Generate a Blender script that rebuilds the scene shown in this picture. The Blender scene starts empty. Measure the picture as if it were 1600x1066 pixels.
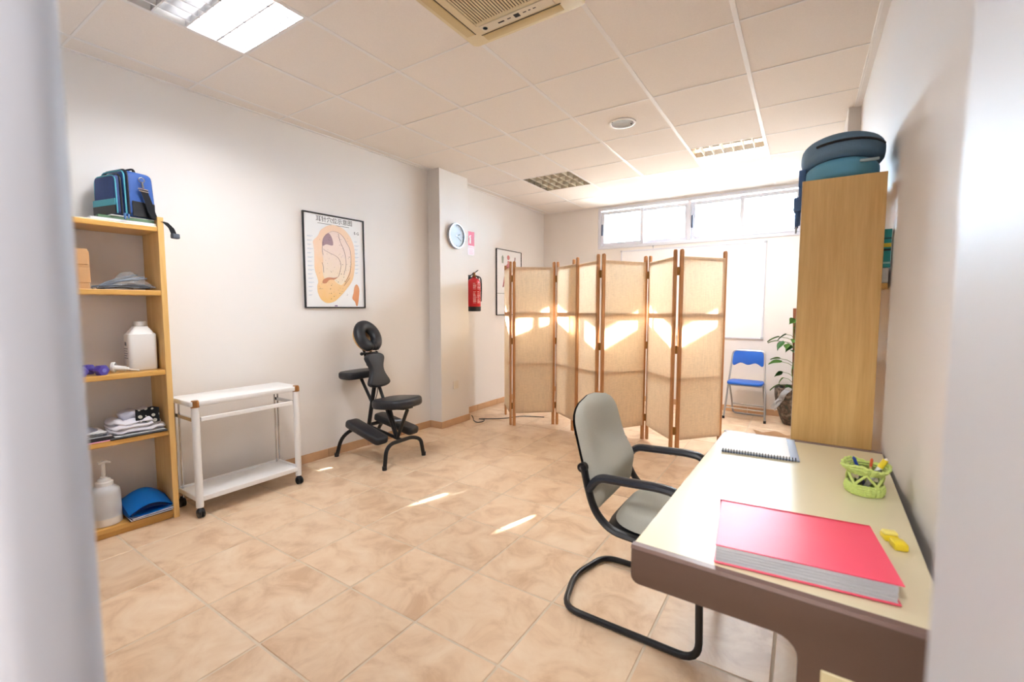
import bpy, bmesh, math, random
from mathutils import Vector, Matrix, Euler
random.seed(7)
PI = math.pi
scn = bpy.context.scene
COL = scn.collection

# ------------------------------------------------------------------ camera
H = 2.7514                                   # ceiling height
cam_d = bpy.data.cameras.new('camera'); cam = bpy.data.objects.new('camera', cam_d); COL.objects.link(cam)
cam_d.sensor_width = 36.0; cam_d.lens = 15.79; cam_d.clip_start = 0.02
YAW, PITCH, ROLL = -0.5760, -0.0742, 0.0003
_f = Vector((math.sin(YAW)*math.cos(PITCH), math.cos(YAW)*math.cos(PITCH), math.sin(PITCH)))
_r = Vector((math.cos(YAW), -math.sin(YAW), 0)); _u = _r.cross(_f)
_r2 = math.cos(ROLL)*_r + math.sin(ROLL)*_u; _u2 = -math.sin(ROLL)*_r + math.cos(ROLL)*_u
cam.matrix_world = Matrix(((_r2.x,_u2.x,-_f.x,0.946),(_r2.y,_u2.y,-_f.y,-2.6242),(_r2.z,_u2.z,-_f.z,1.3065),(0,0,0,1)))
cam_d.dof.use_dof = True; cam_d.dof.focus_distance = 3.8; cam_d.dof.aperture_fstop = 3.2
scn.camera = cam

# ------------------------------------------------------------------ sky, sun, exposure
scn.view_settings.view_transform = 'Standard'; scn.view_settings.look = 'None'
scn.view_settings.gamma = 1.0; scn.view_settings.use_curve_mapping = False
scn.view_settings.exposure = 0.32
W = bpy.data.worlds.new('sky'); scn.world = W; W.use_nodes = True
_bg = W.node_tree.nodes['Background']; _bg.inputs[0].default_value = (0.68, 0.83, 1.0, 1); _bg.inputs[1].default_value = 52.0
sun_d = bpy.data.lights.new('sun', 'SUN'); sun = bpy.data.objects.new('sun', sun_d); COL.objects.link(sun)
sun_d.energy = 85.0; sun_d.angle = 0.018; sun_d.color = (1.0, 0.97, 0.93)
SUN = Vector((0.26, 0.966, 0.56)).normalized()           # towards the sun
sun.rotation_euler = SUN.to_track_quat('Z', 'Y').to_euler(); sun.location = (1, 8, 6)

# ------------------------------------------------------------------ helpers
def lin(c):
    return tuple(((v/255)/12.92 if v/255 <= 0.04045 else (((v/255)+0.055)/1.055)**2.4) for v in c)
def mat(name, rgb, rough=0.5, metal=0.0, spec=0.5, noise=0.0, nscale=40, bump=0.0, bscale=200, coat=0.0, emit=None, trans=0.0, alpha=1.0, ior=1.45):
    m = bpy.data.materials.new(name); m.use_nodes = True
    nt = m.node_tree; b = nt.nodes['Principled BSDF']
    c = lin(rgb)
    b.inputs['Base Color'].default_value = (*c, 1)
    b.inputs['Roughness'].default_value = rough; b.inputs['Metallic'].default_value = metal
    b.inputs['Specular IOR Level'].default_value = spec; b.inputs['Coat Weight'].default_value = coat
    b.inputs['Transmission Weight'].default_value = trans; b.inputs['Alpha'].default_value = alpha; b.inputs['IOR'].default_value = ior
    if emit:
        b.inputs['Emission Color'].default_value = (*lin(emit[0]), 1); b.inputs['Emission Strength'].default_value = emit[1]
    tc = None
    if noise or bump:
        tc = nt.nodes.new('ShaderNodeTexCoord')
    if noise:
        n = nt.nodes.new('ShaderNodeTexNoise'); n.inputs['Scale'].default_value = nscale; n.inputs['Detail'].default_value = 4
        nt.links.new(tc.outputs['Object'], n.inputs['Vector'])
        mx = nt.nodes.new('ShaderNodeMix'); mx.data_type = 'RGBA'
        mx.inputs['A'].default_value = (*[v*(1-noise) for v in c], 1); mx.inputs['B'].default_value = (*[min(1, v*(1+noise)) for v in c], 1)
        nt.links.new(n.outputs['Fac'], mx.inputs['Factor']); nt.links.new(mx.outputs['Result'], b.inputs['Base Color'])
    if bump:
        n2 = nt.nodes.new('ShaderNodeTexNoise'); n2.inputs['Scale'].default_value = bscale; n2.inputs['Detail'].default_value = 3
        nt.links.new(tc.outputs['Object'], n2.inputs['Vector'])
        bp = nt.nodes.new('ShaderNodeBump'); bp.inputs['Strength'].default_value = bump; bp.inputs['Distance'].default_value = 0.002
        nt.links.new(n2.outputs['Fac'], bp.inputs['Height']); nt.links.new(bp.outputs['Normal'], b.inputs['Normal'])
    return m

class MB:
    """collects shapes into one mesh"""
    def __init__(s): s.bm = bmesh.new()
    def _tr(s, vs, M):
        if M is not None: bmesh.ops.transform(s.bm, matrix=M, verts=vs)
    def box(s, lo, hi, bev=0.0, seg=2, M=None):
        b = bmesh.new(); bmesh.ops.create_cube(b, size=1)
        for v in b.verts:
            v.co = Vector([lo[i] if v.co[i] < 0 else hi[i] for i in range(3)])
        if bev: bmesh.ops.bevel(b, geom=b.edges[:], offset=bev, segments=seg, affect='EDGES', profile=0.5)
        return s._merge(b, M)
    def _merge(s, b, M=None, smooth=False):
        if M is not None: bmesh.ops.transform(b, matrix=M, verts=b.verts[:])
        bmesh.ops.recalc_face_normals(b, faces=b.faces[:])
        me = bpy.data.meshes.new('t'); b.to_mesh(me); b.free()
        s.bm.from_mesh(me); bpy.data.meshes.remove(me); return s
    def prism(s, pts, z0, z1, M=None, bev=0.0, seg=2):
        """outline pushed from z0 to z1; bev rounds both rims by stepping the outline inwards"""
        P = []
        for q in pts:
            q = Vector((q[0], q[1]))
            if not P or (q-P[-1]).length > 1e-6: P.append(q)
        if (P[0]-P[-1]).length < 1e-6: P.pop()
        n = len(P); area = sum(P[i].cross(P[(i+1) % n]) for i in range(n))
        if area < 0: P = P[::-1]
        def inset(d):
            if d == 0: return P
            out = []
            for i in range(n):
                e0 = (P[i]-P[i-1]).normalized(); e1 = (P[(i+1) % n]-P[i]).normalized()
                n0, n1 = Vector((-e0.y, e0.x)), Vector((-e1.y, e1.x)); m = n0+n1
                m = m/max(0.5, m.dot(n0)) if m.length > 1e-6 else n0
                out.append(P[i]+m*d)
            return out
        if bev:
            bev = min(bev, abs(z1-z0)*0.5)
            st = [(bev*(1-math.sin(PI/2*k/seg)), bev*(1-math.cos(PI/2*k/seg))) for k in range(seg+1)]
            lv = [(d, z0+h) for d, h in st] + [(d, z1-h) for d, h in st[::-1]]
        else: lv = [(0, z0), (0, z1)]
        b = bmesh.new(); rings = [[b.verts.new((q.x, q.y, z)) for q in inset(d)] for d, z in lv]
        b.faces.new(rings[0][::-1]); b.faces.new(rings[-1])
        for A, B in zip(rings, rings[1:]):
            for i in range(n): b.faces.new((A[i], A[(i+1) % n], B[(i+1) % n], B[i]))
        return s._merge(b, M)
    def tube(s, pts, r, n=10, closed=False, M=None, cap=True, flat=None):
        pts = [Vector(p) for p in pts]; b = bmesh.new(); N = len(pts); rings = []
        rr = r if isinstance(r, (list, tuple)) else [r]*N
        up = None
        for i, p in enumerate(pts):
            if closed: t = (pts[(i+1) % N]-pts[i-1])
            else: t = pts[min(i+1, N-1)]-pts[max(i-1, 0)]
            t.normalize()
            if up is None:
                up = Vector((0, 0, 1)) if abs(t.z) < 0.9 else Vector((1, 0, 0))
            side = t.cross(up)
            if side.length < 1e-5: side = t.orthogonal()
            side.normalize(); up = side.cross(t).normalized()
            fy = flat if flat else 1.0
            rings.append([b.verts.new(p + rr[i]*(math.cos(2*PI*k/n)*side + fy*math.sin(2*PI*k/n)*up)) for k in range(n)])
        for i in range(N if closed else N-1):
            A, B = rings[i], rings[(i+1) % N]
            for k in range(n):
                try: b.faces.new((A[k], A[(k+1) % n], B[(k+1) % n], B[k]))
                except ValueError: pass
        if cap and not closed:
            b.faces.new(rings[0][::-1]); b.faces.new(rings[-1])
        return s._merge(b, M)
    def lathe(s, prof, n=20, M=None, cap=True):
        b = bmesh.new(); rings = []
        for (r, z) in prof: rings.append([b.verts.new((r*math.cos(2*PI*k/n), r*math.sin(2*PI*k/n), z)) for k in range(n)] if r > 1e-6 else [b.verts.new((0, 0, z))])
        for A, B in zip(rings, rings[1:]):
            for k in range(n):
                a0, a1, b0, b1 = A[k % len(A)], A[(k+1) % len(A)], B[k % len(B)], B[(k+1) % len(B)]
                vs = []
                for v in (a0, a1, b1, b0):
                    if v not in vs: vs.append(v)
                if len(vs) > 2: b.faces.new(vs)
        if cap:
            for R in (rings[0], rings[-1]):
                if len(R) > 2: b.faces.new(R)
        return s._merge(b, M)
    def grid(s, fn, nu, nv, thick=0.0, M=None):
        b = bmesh.new(); g = [[b.verts.new(fn(i/(nu-1), j/(nv-1))) for j in range(nv)] for i in range(nu)]
        for i in range(nu-1):
            for j in range(nv-1): b.faces.new((g[i][j], g[i+1][j], g[i+1][j+1], g[i][j+1]))
        if thick: bmesh.ops.solidify(b, geom=b.faces[:], thickness=thick)
        return s._merge(b, M)
    def sphere(s, c, r, sc=(1, 1, 1), u=14, v=9, M=None):
        b = bmesh.new(); bmesh.ops.create_uvsphere(b, u_segments=u, v_segments=v, radius=r)
        for w in b.verts: w.co = Vector((w.co.x*sc[0]+c[0], w.co.y*sc[1]+c[1], w.co.z*sc[2]+c[2]))
        return s._merge(b, M)
    def done(s, name, m, parent=None, smooth=35, loc=None, rot=None):
        me = bpy.data.meshes.new(name); s.bm.to_mesh(me); s.bm.free()
        ms = m if isinstance(m, (list, tuple)) else [m]
        for x in ms: me.materials.append(x)
        if smooth: 
            me.shade_smooth() if hasattr(me, 'shade_smooth') else None
            try: me.set_sharp_from_angle(angle=math.radians(smooth))
            except Exception: pass
        return link(name, me, parent, loc, rot)
def link(name, data, parent=None, loc=None, rot=None):
    o = bpy.data.objects.new(name, data); COL.objects.link(o)
    if parent is not None: o.parent = parent
    if loc is not None: o.location = loc
    if rot is not None: o.rotation_euler = rot
    return o
def thing(name, label, cat, loc=(0, 0, 0), rz=0.0, group=None):
    o = link(name, None, None, loc, (0, 0, rz)); o.empty_display_size = 0.05
    return tag(o, label, cat, group)
def tag(o, label, cat, group=None):
    o['label'] = label; o['category'] = cat
    if group: o['group'] = group
    return o
def struct(o): o['kind'] = 'structure'; return o
def shell(name): return struct(link(name, None))
def T(x, y, z): return Matrix.Translation((x, y, z))
def Rx(a): return Matrix.Rotation(a, 4, 'X')
def Ry(a): return Matrix.Rotation(a, 4, 'Y')
def Rz(a): return Matrix.Rotation(a, 4, 'Z')
def arc(cx, cy, r, a0, a1, n): return [(cx+r*math.cos(a0+(a1-a0)*i/n), cy+r*math.sin(a0+(a1-a0)*i/n)) for i in range(n+1)]
def rrect(x0, y0, x1, y1, r, n=4):
    return arc(x1-r, y0+r, r, -PI/2, 0, n)+arc(x1-r, y1-r, r, 0, PI/2, n)+arc(x0+r, y1-r, r, PI/2, PI, n)+arc(x0+r, y0+r, r, PI, 1.5*PI, n)
def fillet(pts, r, n=5):
    """round the inner corners of a 3d polyline"""
    P = [Vector(p) for p in pts]; out = [P[0]]
    for a, b, c in zip(P, P[1:], P[2:]):
        d1, d2 = (a-b), (c-b); l = min(r, d1.length*0.49, d2.length*0.49)
        p, q = b+d1.normalized()*l, b+d2.normalized()*l
        for i in range(n+1):
            t = i/n; out.append((1-t)**2*p + 2*t*(1-t)*b + t*t*q)
    out.append(P[-1]); return out
def catmull(pts, n=6, closed=True):
    P = [Vector((*p, 0)) if len(p) == 2 else Vector(p) for p in pts]; out = []; N = len(P)
    for i in range(N if closed else N-1):
        if closed: a, b, c, d = P[i-1], P[i], P[(i+1) % N], P[(i+2) % N]
        else: a, b, c, d = P[max(i-1, 0)], P[i], P[i+1], P[min(i+2, N-1)]
        for k in range(n):
            t = k/n
            out.append(0.5*((2*b)+(c-a)*t+(2*a-5*b+4*c-d)*t*t+(3*b-a-3*c+d)*t**3))
    if not closed: out.append(P[-1])
    return out
def text_mesh(name, body, size, m, parent, M, ext=0.0004, align='CENTER', xs=1.0):
    c = bpy.data.curves.new(name, 'FONT'); c.body = body; c.size = size; c.extrude = ext; c.align_x = align; c.resolution_u = 2
    o = bpy.data.objects.new(name, c); COL.objects.link(o)
    dg = bpy.context.evaluated_depsgraph_get(); me = bpy.data.meshes.new_from_object(o.evaluated_get(dg))
    bpy.data.objects.remove(o); bpy.data.curves.remove(c)
    me.transform(M @ Matrix.Diagonal((xs, 1, 1, 1))); me.materials.clear(); me.materials.append(m)
    return link(name, me, parent)

# ------------------------------------------------------------------ materials
M_wall = mat('wall_paint', (238, 234, 231), 0.6, bump=0.08, bscale=90, spec=0.3)
M_gloss = mat('glossy_white_paint', (214, 216, 222), 0.55, spec=0.5)
M_ceil = mat('mineral_fibre', (243, 238, 234), 0.9, noise=0.05, nscale=160, bump=0.25, bscale=220, spec=0.1)
M_tee = mat('white_enamel', (242, 241, 242), 0.35)
M_grout = mat('grout', (220, 202, 180), 0.8, noise=0.1, nscale=25)
M_alu = mat('white_aluminium', (222, 225, 236), 0.35)
M_dark = mat('black_plastic', (26, 27, 32), 0.4)
M_black = mat('black_enamel', (24, 25, 29), 0.33)
M_vinyl = mat('black_vinyl', (38, 40, 46), 0.4, bump=0.12, bscale=120)
M_white = mat('white_enamel_metal', (244, 244, 245), 0.3)
M_wplastic = mat('white_plastic', (240, 239, 238), 0.35)
M_chrome = mat('chrome', (200, 202, 206), 0.18, metal=1.0)
M_brass = mat('copper_cap', (168, 118, 72), 0.28, metal=0.9)
M_hinge = mat('aged_brass', (150, 105, 52), 0.4, metal=0.7)
M_mirror = mat('louver_aluminium', (222, 222, 224), 0.34, metal=1.0)
M_tray = mat('reflector_white', (238, 236, 232), 0.4)
M_cream = mat('cream_plastic', (222, 206, 170), 0.45)
M_cream2 = mat('yellowed_plastic', (208, 186, 138), 0.5)
M_slot = mat('dark_slot', (70, 62, 50), 0.7)
M_paper = mat('paper', (243, 243, 244), 0.5)
M_ink = mat('ink_black', (28, 26, 30), 0.6)
M_red = mat('red_enamel', (200, 30, 38), 0.28)
M_blue = mat('blue_vinyl', (24, 92, 190), 0.4)
M_silver = mat('silver_tube', (176, 180, 188), 0.28, metal=0.85)

def wood(name, c1, c2, rough=0.4, axis='Z', scale=1.0):
    m = bpy.data.materials.new(name); m.use_nodes = True; nt = m.node_tree; b = nt.nodes['Principled BSDF']
    tc = nt.nodes.new('ShaderNodeTexCoord'); mp = nt.nodes.new('ShaderNodeMapping')
    s = {'Z': (14, 14, 0.9), 'Y': (14, 0.9, 14), 'X': (0.9, 14, 14)}[axis]
    mp.inputs['Scale'].default_value = tuple(v*scale for v in s)
    nt.links.new(tc.outputs['Object'], mp.inputs['Vector'])
    n = nt.nodes.new('ShaderNodeTexNoise'); n.inputs['Scale'].default_value = 1.6; n.inputs['Detail'].default_value = 5; n.inputs['Roughness'].default_value = 0.6; n.inputs['Distortion'].default_value = 0.35
    nt.links.new(mp.outputs['Vector'], n.inputs['Vector'])
    n2 = nt.nodes.new('ShaderNodeTexNoise'); n2.inputs['Scale'].default_value = 9; n2.inputs['Detail'].default_value = 3
    nt.links.new(mp.outputs['Vector'], n2.inputs['Vector'])
    ad = nt.nodes.new('ShaderNodeMath'); ad.operation = 'MULTIPLY_ADD'; ad.inputs[1].default_value = 0.35
    nt.links.new(n2.outputs['Fac'], ad.inputs[0]); nt.links.new(n.outputs['Fac'], ad.inputs[2])
    cr = nt.nodes.new('ShaderNodeValToRGB'); cr.color_ramp.elements[0].position = 0.42; cr.color_ramp.elements[1].position = 0.92
    cr.color_ramp.elements[0].color = (*lin(c1), 1); cr.color_ramp.elements[1].color = (*lin(c2), 1)
    nt.links.new(ad.outputs[0], cr.inputs['Fac']); nt.links.new(cr.outputs['Color'], b.inputs['Base Color'])
    b.inputs['Roughness'].default_value = rough
    return m
M_oak = wood('oak_laminate', (214, 166, 96), (238, 198, 130), 0.42)
M_oak_h = wood('oak_laminate_shelf', (198, 146, 74), (222, 174, 98), 0.3, 'Y')
M_post = wood('stained_pine', (176, 118, 68), (208, 150, 96), 0.45)

def tile_mat():
    m = bpy.data.materials.new('terracotta_tile'); m.use_nodes = True; nt = m.node_tree; b = nt.nodes['Principled BSDF']
    g = nt.nodes.new('ShaderNodeNewGeometry'); oi = nt.nodes.new('ShaderNodeObjectInfo')
    mul = nt.nodes.new('ShaderNodeMath'); mul.operation = 'MULTIPLY'; mul.inputs[1].default_value = 37.0
    nt.links.new(oi.outputs['Random'], mul.inputs[0])
    cb = nt.nodes.new('ShaderNodeCombineXYZ'); nt.links.new(mul.outputs[0], cb.inputs['X']); nt.links.new(mul.outputs[0], cb.inputs['Z'])
    va = nt.nodes.new('ShaderNodeVectorMath'); va.operation = 'ADD'
    nt.links.new(g.outputs['Position'], va.inputs[0]); nt.links.new(cb.outputs[0], va.inputs[1])
    n = nt.nodes.new('ShaderNodeTexNoise'); n.inputs['Scale'].default_value = 5.5; n.inputs['Detail'].default_value = 6; n.inputs['Roughness'].default_value = 0.62; n.inputs['Distortion'].default_value = 0.6
    nt.links.new(va.outputs[0], n.inputs['Vector'])
    cr = nt.nodes.new('ShaderNodeValToRGB'); e = cr.color_ramp.elements
    e[0].position = 0.33; e[0].color = (*lin((210, 174, 140)), 1); e[1].position = 0.7; e[1].color = (*lin((240, 216, 188)), 1)
    x = e.new(0.5); x.color = (*lin((230, 200, 168)), 1)
    nt.links.new(n.outputs['Fac'], cr.inputs['Fac'])
    n2 = nt.nodes.new('ShaderNodeTexNoise'); n2.inputs['Scale'].default_value = 90; n2.inputs['Detail'].default_value = 2
    nt.links.new(va.outputs[0], n2.inputs['Vector'])
    mx = nt.nodes.new('ShaderNodeMix'); mx.data_type = 'RGBA'; mx.blend_type = 'MULTIPLY'; mx.inputs['Factor'].default_value = 0.25
    nt.links.new(cr.outputs['Color'], mx.inputs['A']); nt.links.new(n2.outputs['Color'], mx.inputs['B'])
    c2 = nt.nodes.new('ShaderNodeMapRange'); c2.inputs['To Min'].default_value = 0.95; c2.inputs['To Max'].default_value = 1.03
    nt.links.new(oi.outputs['Random'], c2.inputs['Value'])
    vm = nt.nodes.new('ShaderNodeVectorMath'); vm.operation = 'SCALE'
    hs = nt.nodes.new('ShaderNodeHueSaturation'); nt.links.new(cr.outputs['Color'], hs.inputs['Color']); nt.links.new(c2.outputs[0], hs.inputs['Value'])
    nt.links.new(hs.outputs['Color'], b.inputs['Base Color'])
    mr = nt.nodes.new('ShaderNodeMapRange'); mr.inputs['To Min'].default_value = 0.26; mr.inputs['To Max'].default_value = 0.42
    nt.links.new(n.outputs['Fac'], mr.inputs['Value']); nt.links.new(mr.outputs[0], b.inputs['Roughness'])
    bp = nt.nodes.new('ShaderNodeBump'); bp.inputs['Strength'].default_value = 0.12; bp.inputs['Distance'].default_value = 0.003
    n3 = nt.nodes.new('ShaderNodeTexNoise'); n3.inputs['Scale'].default_value = 28; n3.inputs['Detail'].default_value = 4
    nt.links.new(va.outputs[0], n3.inputs['Vector']); nt.links.new(n3.outputs['Fac'], bp.inputs['Height']); nt.links.new(bp.outputs['Normal'], b.inputs['Normal'])
    return m
M_tile = tile_mat()
M_skirt = mat('skirting_tile', (204, 164, 126), 0.45, noise=0.14, nscale=9)

def fabric_mat(name, rgb, transl, weave=900, mixf=0.45):
    m = bpy.data.materials.new(name); m.use_nodes = True; nt = m.node_tree; nt.nodes.remove(nt.nodes['Principled BSDF'])
    out = nt.nodes['Material Output']
    tc = nt.nodes.new('ShaderNodeTexCoord')
    mp = nt.nodes.new('ShaderNodeMapping'); mp.inputs['Scale'].default_value = (40, 40, 300); nt.links.new(tc.outputs['Object'], mp.inputs['Vector'])
    n = nt.nodes.new('ShaderNodeTexNoise'); n.inputs['Scale'].default_value = 1.0; n.inputs['Detail'].default_value = 2; nt.links.new(mp.outputs[0], n.inputs['Vector'])
    mp2 = nt.nodes.new('ShaderNodeMapping'); mp2.inputs['Scale'].default_value = (220, 220, 8); nt.links.new(tc.outputs['Object'], mp2.inputs['Vector'])
    n2 = nt.nodes.new('ShaderNodeTexNoise'); n2.inputs['Scale'].default_value = 1.0; n2.inputs['Detail'].default_value = 2; nt.links.new(mp2.outputs[0], n2.inputs['Vector'])
    ad = nt.nodes.new('ShaderNodeMath'); ad.operation = 'ADD'; nt.links.new(n.outputs['Fac'], ad.inputs[0]); nt.links.new(n2.outputs['Fac'], ad.inputs[1])
    cr = nt.nodes.new('ShaderNodeMapRange'); cr.inputs['From Min'].default_value = 0.7; cr.inputs['From Max'].default_value = 1.3; cr.inputs['To Min'].default_value = 0.86; cr.inputs['To Max'].default_value = 1.08
    nt.links.new(ad.outputs[0], cr.inputs['Value'])
    def col(c):
        v = nt.nodes.new('ShaderNodeVectorMath'); v.operation = 'SCALE'; v.inputs[0].default_value = lin(c); nt.links.new(cr.outputs[0], v.inputs['Scale']); return v.outputs[0]
    d = nt.nodes.new('ShaderNodeBsdfDiffuse'); nt.links.new(col(rgb), d.inputs['Color'])
    t = nt.nodes.new('ShaderNodeBsdfTranslucent'); nt.links.new(col(transl), t.inputs['Color'])
    mx = nt.nodes.new('ShaderNodeMixShader'); mx.inputs[0].default_value = mixf
    nt.links.new(d.outputs[0], mx.inputs[1]); nt.links.new(t.outputs[0], mx.inputs[2]); nt.links.new(mx.outputs[0], out.inputs['Surface'])
    return m
M_screen = fabric_mat('beige_woven_cloth', (226, 206, 178), (240, 220, 190))

def glass_mat():
    m = bpy.data.materials.new('window_glass'); m.use_nodes = True; nt = m.node_tree; nt.nodes.remove(nt.nodes['Principled BSDF'])
    t = nt.nodes.new('ShaderNodeBsdfTransparent'); t.inputs['Color'].default_value = (0.95, 0.97, 0.97, 1)
    g = nt.nodes.new('ShaderNodeBsdfGlossy'); g.inputs['Roughness'].default_value = 0.03
    fr = nt.nodes.new('ShaderNodeFresnel'); fr.inputs['IOR'].default_value = 1.45
    mx = nt.nodes.new('ShaderNodeMixShader'); nt.links.new(fr.outputs[0], mx.inputs[0]); nt.links.new(t.outputs[0], mx.inputs[1]); nt.links.new(g.outputs[0], mx.inputs[2])
    nt.links.new(mx.outputs[0], nt.nodes['Material Output'].inputs['Surface'])
    return m
M_glass = glass_mat()

# ------------------------------------------------------------------ room shell
def xw(y): return -2.455 + 0.05*(y-0.85)       # inner face of the slightly skewed left wall
AW = math.atan(0.05)
XR, YB, YF = 1.23, 3.6, -2.3
s_, OX, OY = 0.4211, -0.7835, -1.7721

floor = struct(MB().box((-2.75, -2.62, -0.12), (1.4, 3.75, -0.0025)).done('floor', M_grout, smooth=0))
meshes = {}
def tile_mesh(w, d, name, m, t=0.012, bev=0.0022):
    k = (name, round(w, 3), round(d, 3))
    if k not in meshes:
        b = MB().box((-w/2, -d/2, -t), (w/2, d/2, 0), bev, 1)
        me = bpy.data.meshes.new(name); b.bm.to_mesh(me); b.bm.free(); me.materials.append(m); meshes[k] = me
    return meshes[k]
for i in range(-6, 7):
    for j in range(-3, 14):
        x0, x1 = max(OX+i*s_, -2.66), min(OX+(i+1)*s_, XR+0.01); y0, y1 = max(OY+j*s_, -2.55), min(OY+(j+1)*s_, YB+0.01)
        if x1-x0 < 0.03 or y1-y0 < 0.03: continue
        link('floor_tile', tile_mesh(x1-x0-0.009, y1-y0-0.009, 'floor_tile', M_tile), floor, ((x0+x1)/2, (y0+y1)/2, random.uniform(-0.0006, 0.0006)))

struct(MB().prism([(xw(-2.6), -2.6), (xw(1.0), 1.0), (-2.505, 1.0), (-2.505, YB+0.15), (-2.8, YB+0.15), (-2.8, -2.6)], -0.1, H+0.25).done('wall_left', M_wall, smooth=0))
struct(MB().box((-2.6, 0.965, 0.0), (-2.287, 1.436, H+0.02), 0.004, 2).done('pillar', M_wall, smooth=0))
struct(MB().box((XR, -2.5, -0.1), (XR+0.15, YB+0.15, H+0.25)).done('wall_right', M_wall, smooth=0))
struct(MB().box((1.155, 1.53, 0.0), (XR+0.02, 1.95, H+0.02), 0.003, 1).done('pillar', M_wall, smooth=0))
WX0, WX1, WZ0, WZ1 = -1.605, 0.905, 2.145, 2.728
struct(MB().box((-2.8, YB, -0.1), (XR+0.15, YB+0.2, WZ0)).box((-2.8, YB, WZ0), (WX0, YB+0.2, H+0.25)).box((WX1, YB, WZ0), (XR+0.15, YB+0.2, H+0.25)).box((WX0, YB, WZ1), (WX1, YB+0.2, H+0.25)).done('wall_back', M_wall, smooth=0))
# front wall: piers both sides of a wide doorway, the camera stands in it
struct(MB().box((1.010, -2.75, 0.0), (1.4, -2.3, H+0.25), 0.006, 2).box((-2.8, -2.5, -0.1), (-0.62, -2.3, H+0.25)).box((-0.62, -2.5, 2.3), (1.010, -2.3, H+0.25)).done('wall_front', M_gloss, smooth=40))
# sliding door leaf on the left of the opening
d1 = shell('door_1')
MB().box((-0.75, -2.585, 0.012), (0.55, -2.5275, 2.2), 0.02, 5).done('door_leaf', mat('grey_white_door', (186, 190, 200), 0.5), d1, 40)
MB().box((0.40, -2.527, 0.98), (0.43, -2.523, 1.12), 0.002, 1).done('flush_handle', M_silver, d1)
# passage behind the camera
struct(MB().box((-2.8, -4.6, -0.1), (2.6, -2.62, 0.0)).done('floor', M_skirt, smooth=0))
struct(MB().box((-2.8, -4.75, -0.1), (2.75, -4.6, H+0.25)).box((2.6, -4.6, -0.1), (2.75, -2.3, H+0.25)).box((-2.95, -4.75, -0.1), (-2.8, -2.3, H+0.25)).box((1.38, -2.5, -0.1), (2.6, -2.3, H+0.25)).done('wall_front', M_wall, smooth=0))
struct(MB().box((-2.8, -4.6, H), (2.6, -2.5, H+0.25)).done('ceiling', M_wall, smooth=0))

# ceiling: slab above, fibre tiles on a tee grid
ceil = struct(MB().box((-2.8, -2.5, H+0.16), (1.4, 3.8, H+0.25)).done('ceiling', M_wall, smooth=0))
skip = {(-3, -3), (-3, 3), (0, 3), (-1, -2)}
for i in range(-5, 3):
    for j in range(-4, 6):
        if (i, j) in skip: continue
        x0, x1 = max(i*0.6, -2.64), min((i+1)*0.6, XR+0.005); y0, y1 = max(j*0.6, -2.32), min((j+1)*0.6, YB+0.005)
        if x1-x0 < 0.04 or y1-y0 < 0.04: continue
        o = link('ceiling_tile', tile_mesh(x1-x0-0.006, y1-y0-0.006, 'ceiling_tile', M_ceil, 0.015, 0.002), ceil, ((x0+x1)/2, (y0+y1)/2, H+0.0155+random.uniform(-0.0005, 0.0008)))
for i in range(-4, 3):
    MB().box((i*0.6-0.012, -2.3, H-0.003), (i*0.6+0.012, YB, H+0.001), 0.0008, 1).done('tee_bar', M_tee, ceil, 0)
for j in range(-3, 6):
    MB().box((-2.56, j*0.6-0.006, H-0.002), (XR, j*0.6+0.006, H+0.0008), 0.0006, 1).done('cross_tee', M_tee, ceil, 0)
MB().box((XR-0.03, -2.3, H-0.006), (XR, YB, H+0.001)).done('wall_angle', M_tee, ceil, 0)
MB().prism([(xw(-2.3), -2.3), (xw(-2.3)+0.022, -2.3), (xw(0.965)+0.022, 0.965), (xw(0.965), 0.965)], H-0.005, H+0.001).box((-2.505, 1.436, H-0.005), (-2.483, YB, H+0.001)).done('wall_angle', M_tee, ceil, 0)
MB().box((-2.505, YB-0.02, H-0.006), (XR, YB, H+0.001)).done('wall_angle', M_tee, ceil, 0)

# skirting tiles
def skirting(name, p, q, n_out):
    bb = shell(name); p, q = Vector((*p, 0)), Vector((*q, 0)); L = (q-p).length; d = (q-p)/L; a = math.atan2(d.y, d.x)
    k = max(1, round(L/s_)); w = L/k
    for i in range(k):
        key = ('skirt', round(w, 3))
        if key not in meshes:
            b = MB().box((0.0015, 0, 0), (w-0.0015, 0.010, 0.074), 0.002, 1); me = bpy.data.meshes.new('baseboard_tile'); b.bm.to_mesh(me); b.bm.free(); me.materials.append(M_skirt); meshes[key] = me
        link('baseboard_tile', meshes[key], bb, p+d*(w*i), (0, 0, a))
skirting('baseboard_left', (xw(0.955), 0.955), (xw(-2.3), -2.3), 1)
skirting('baseboard_pillar', (-2.287, 0.965), (xw(0.965), 0.965), 1)
skirting('baseboard_pillar', (-2.287, 1.446), (-2.287, 0.955), 1)
skirting('baseboard_left', (-2.505, YB), (-2.505, 1.436), 1)
skirting('baseboard_back', (XR, YB), (-2.495, YB), 1)
skirting('baseboard_right', (XR, 0.55), (XR, 1.53), 1)

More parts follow.
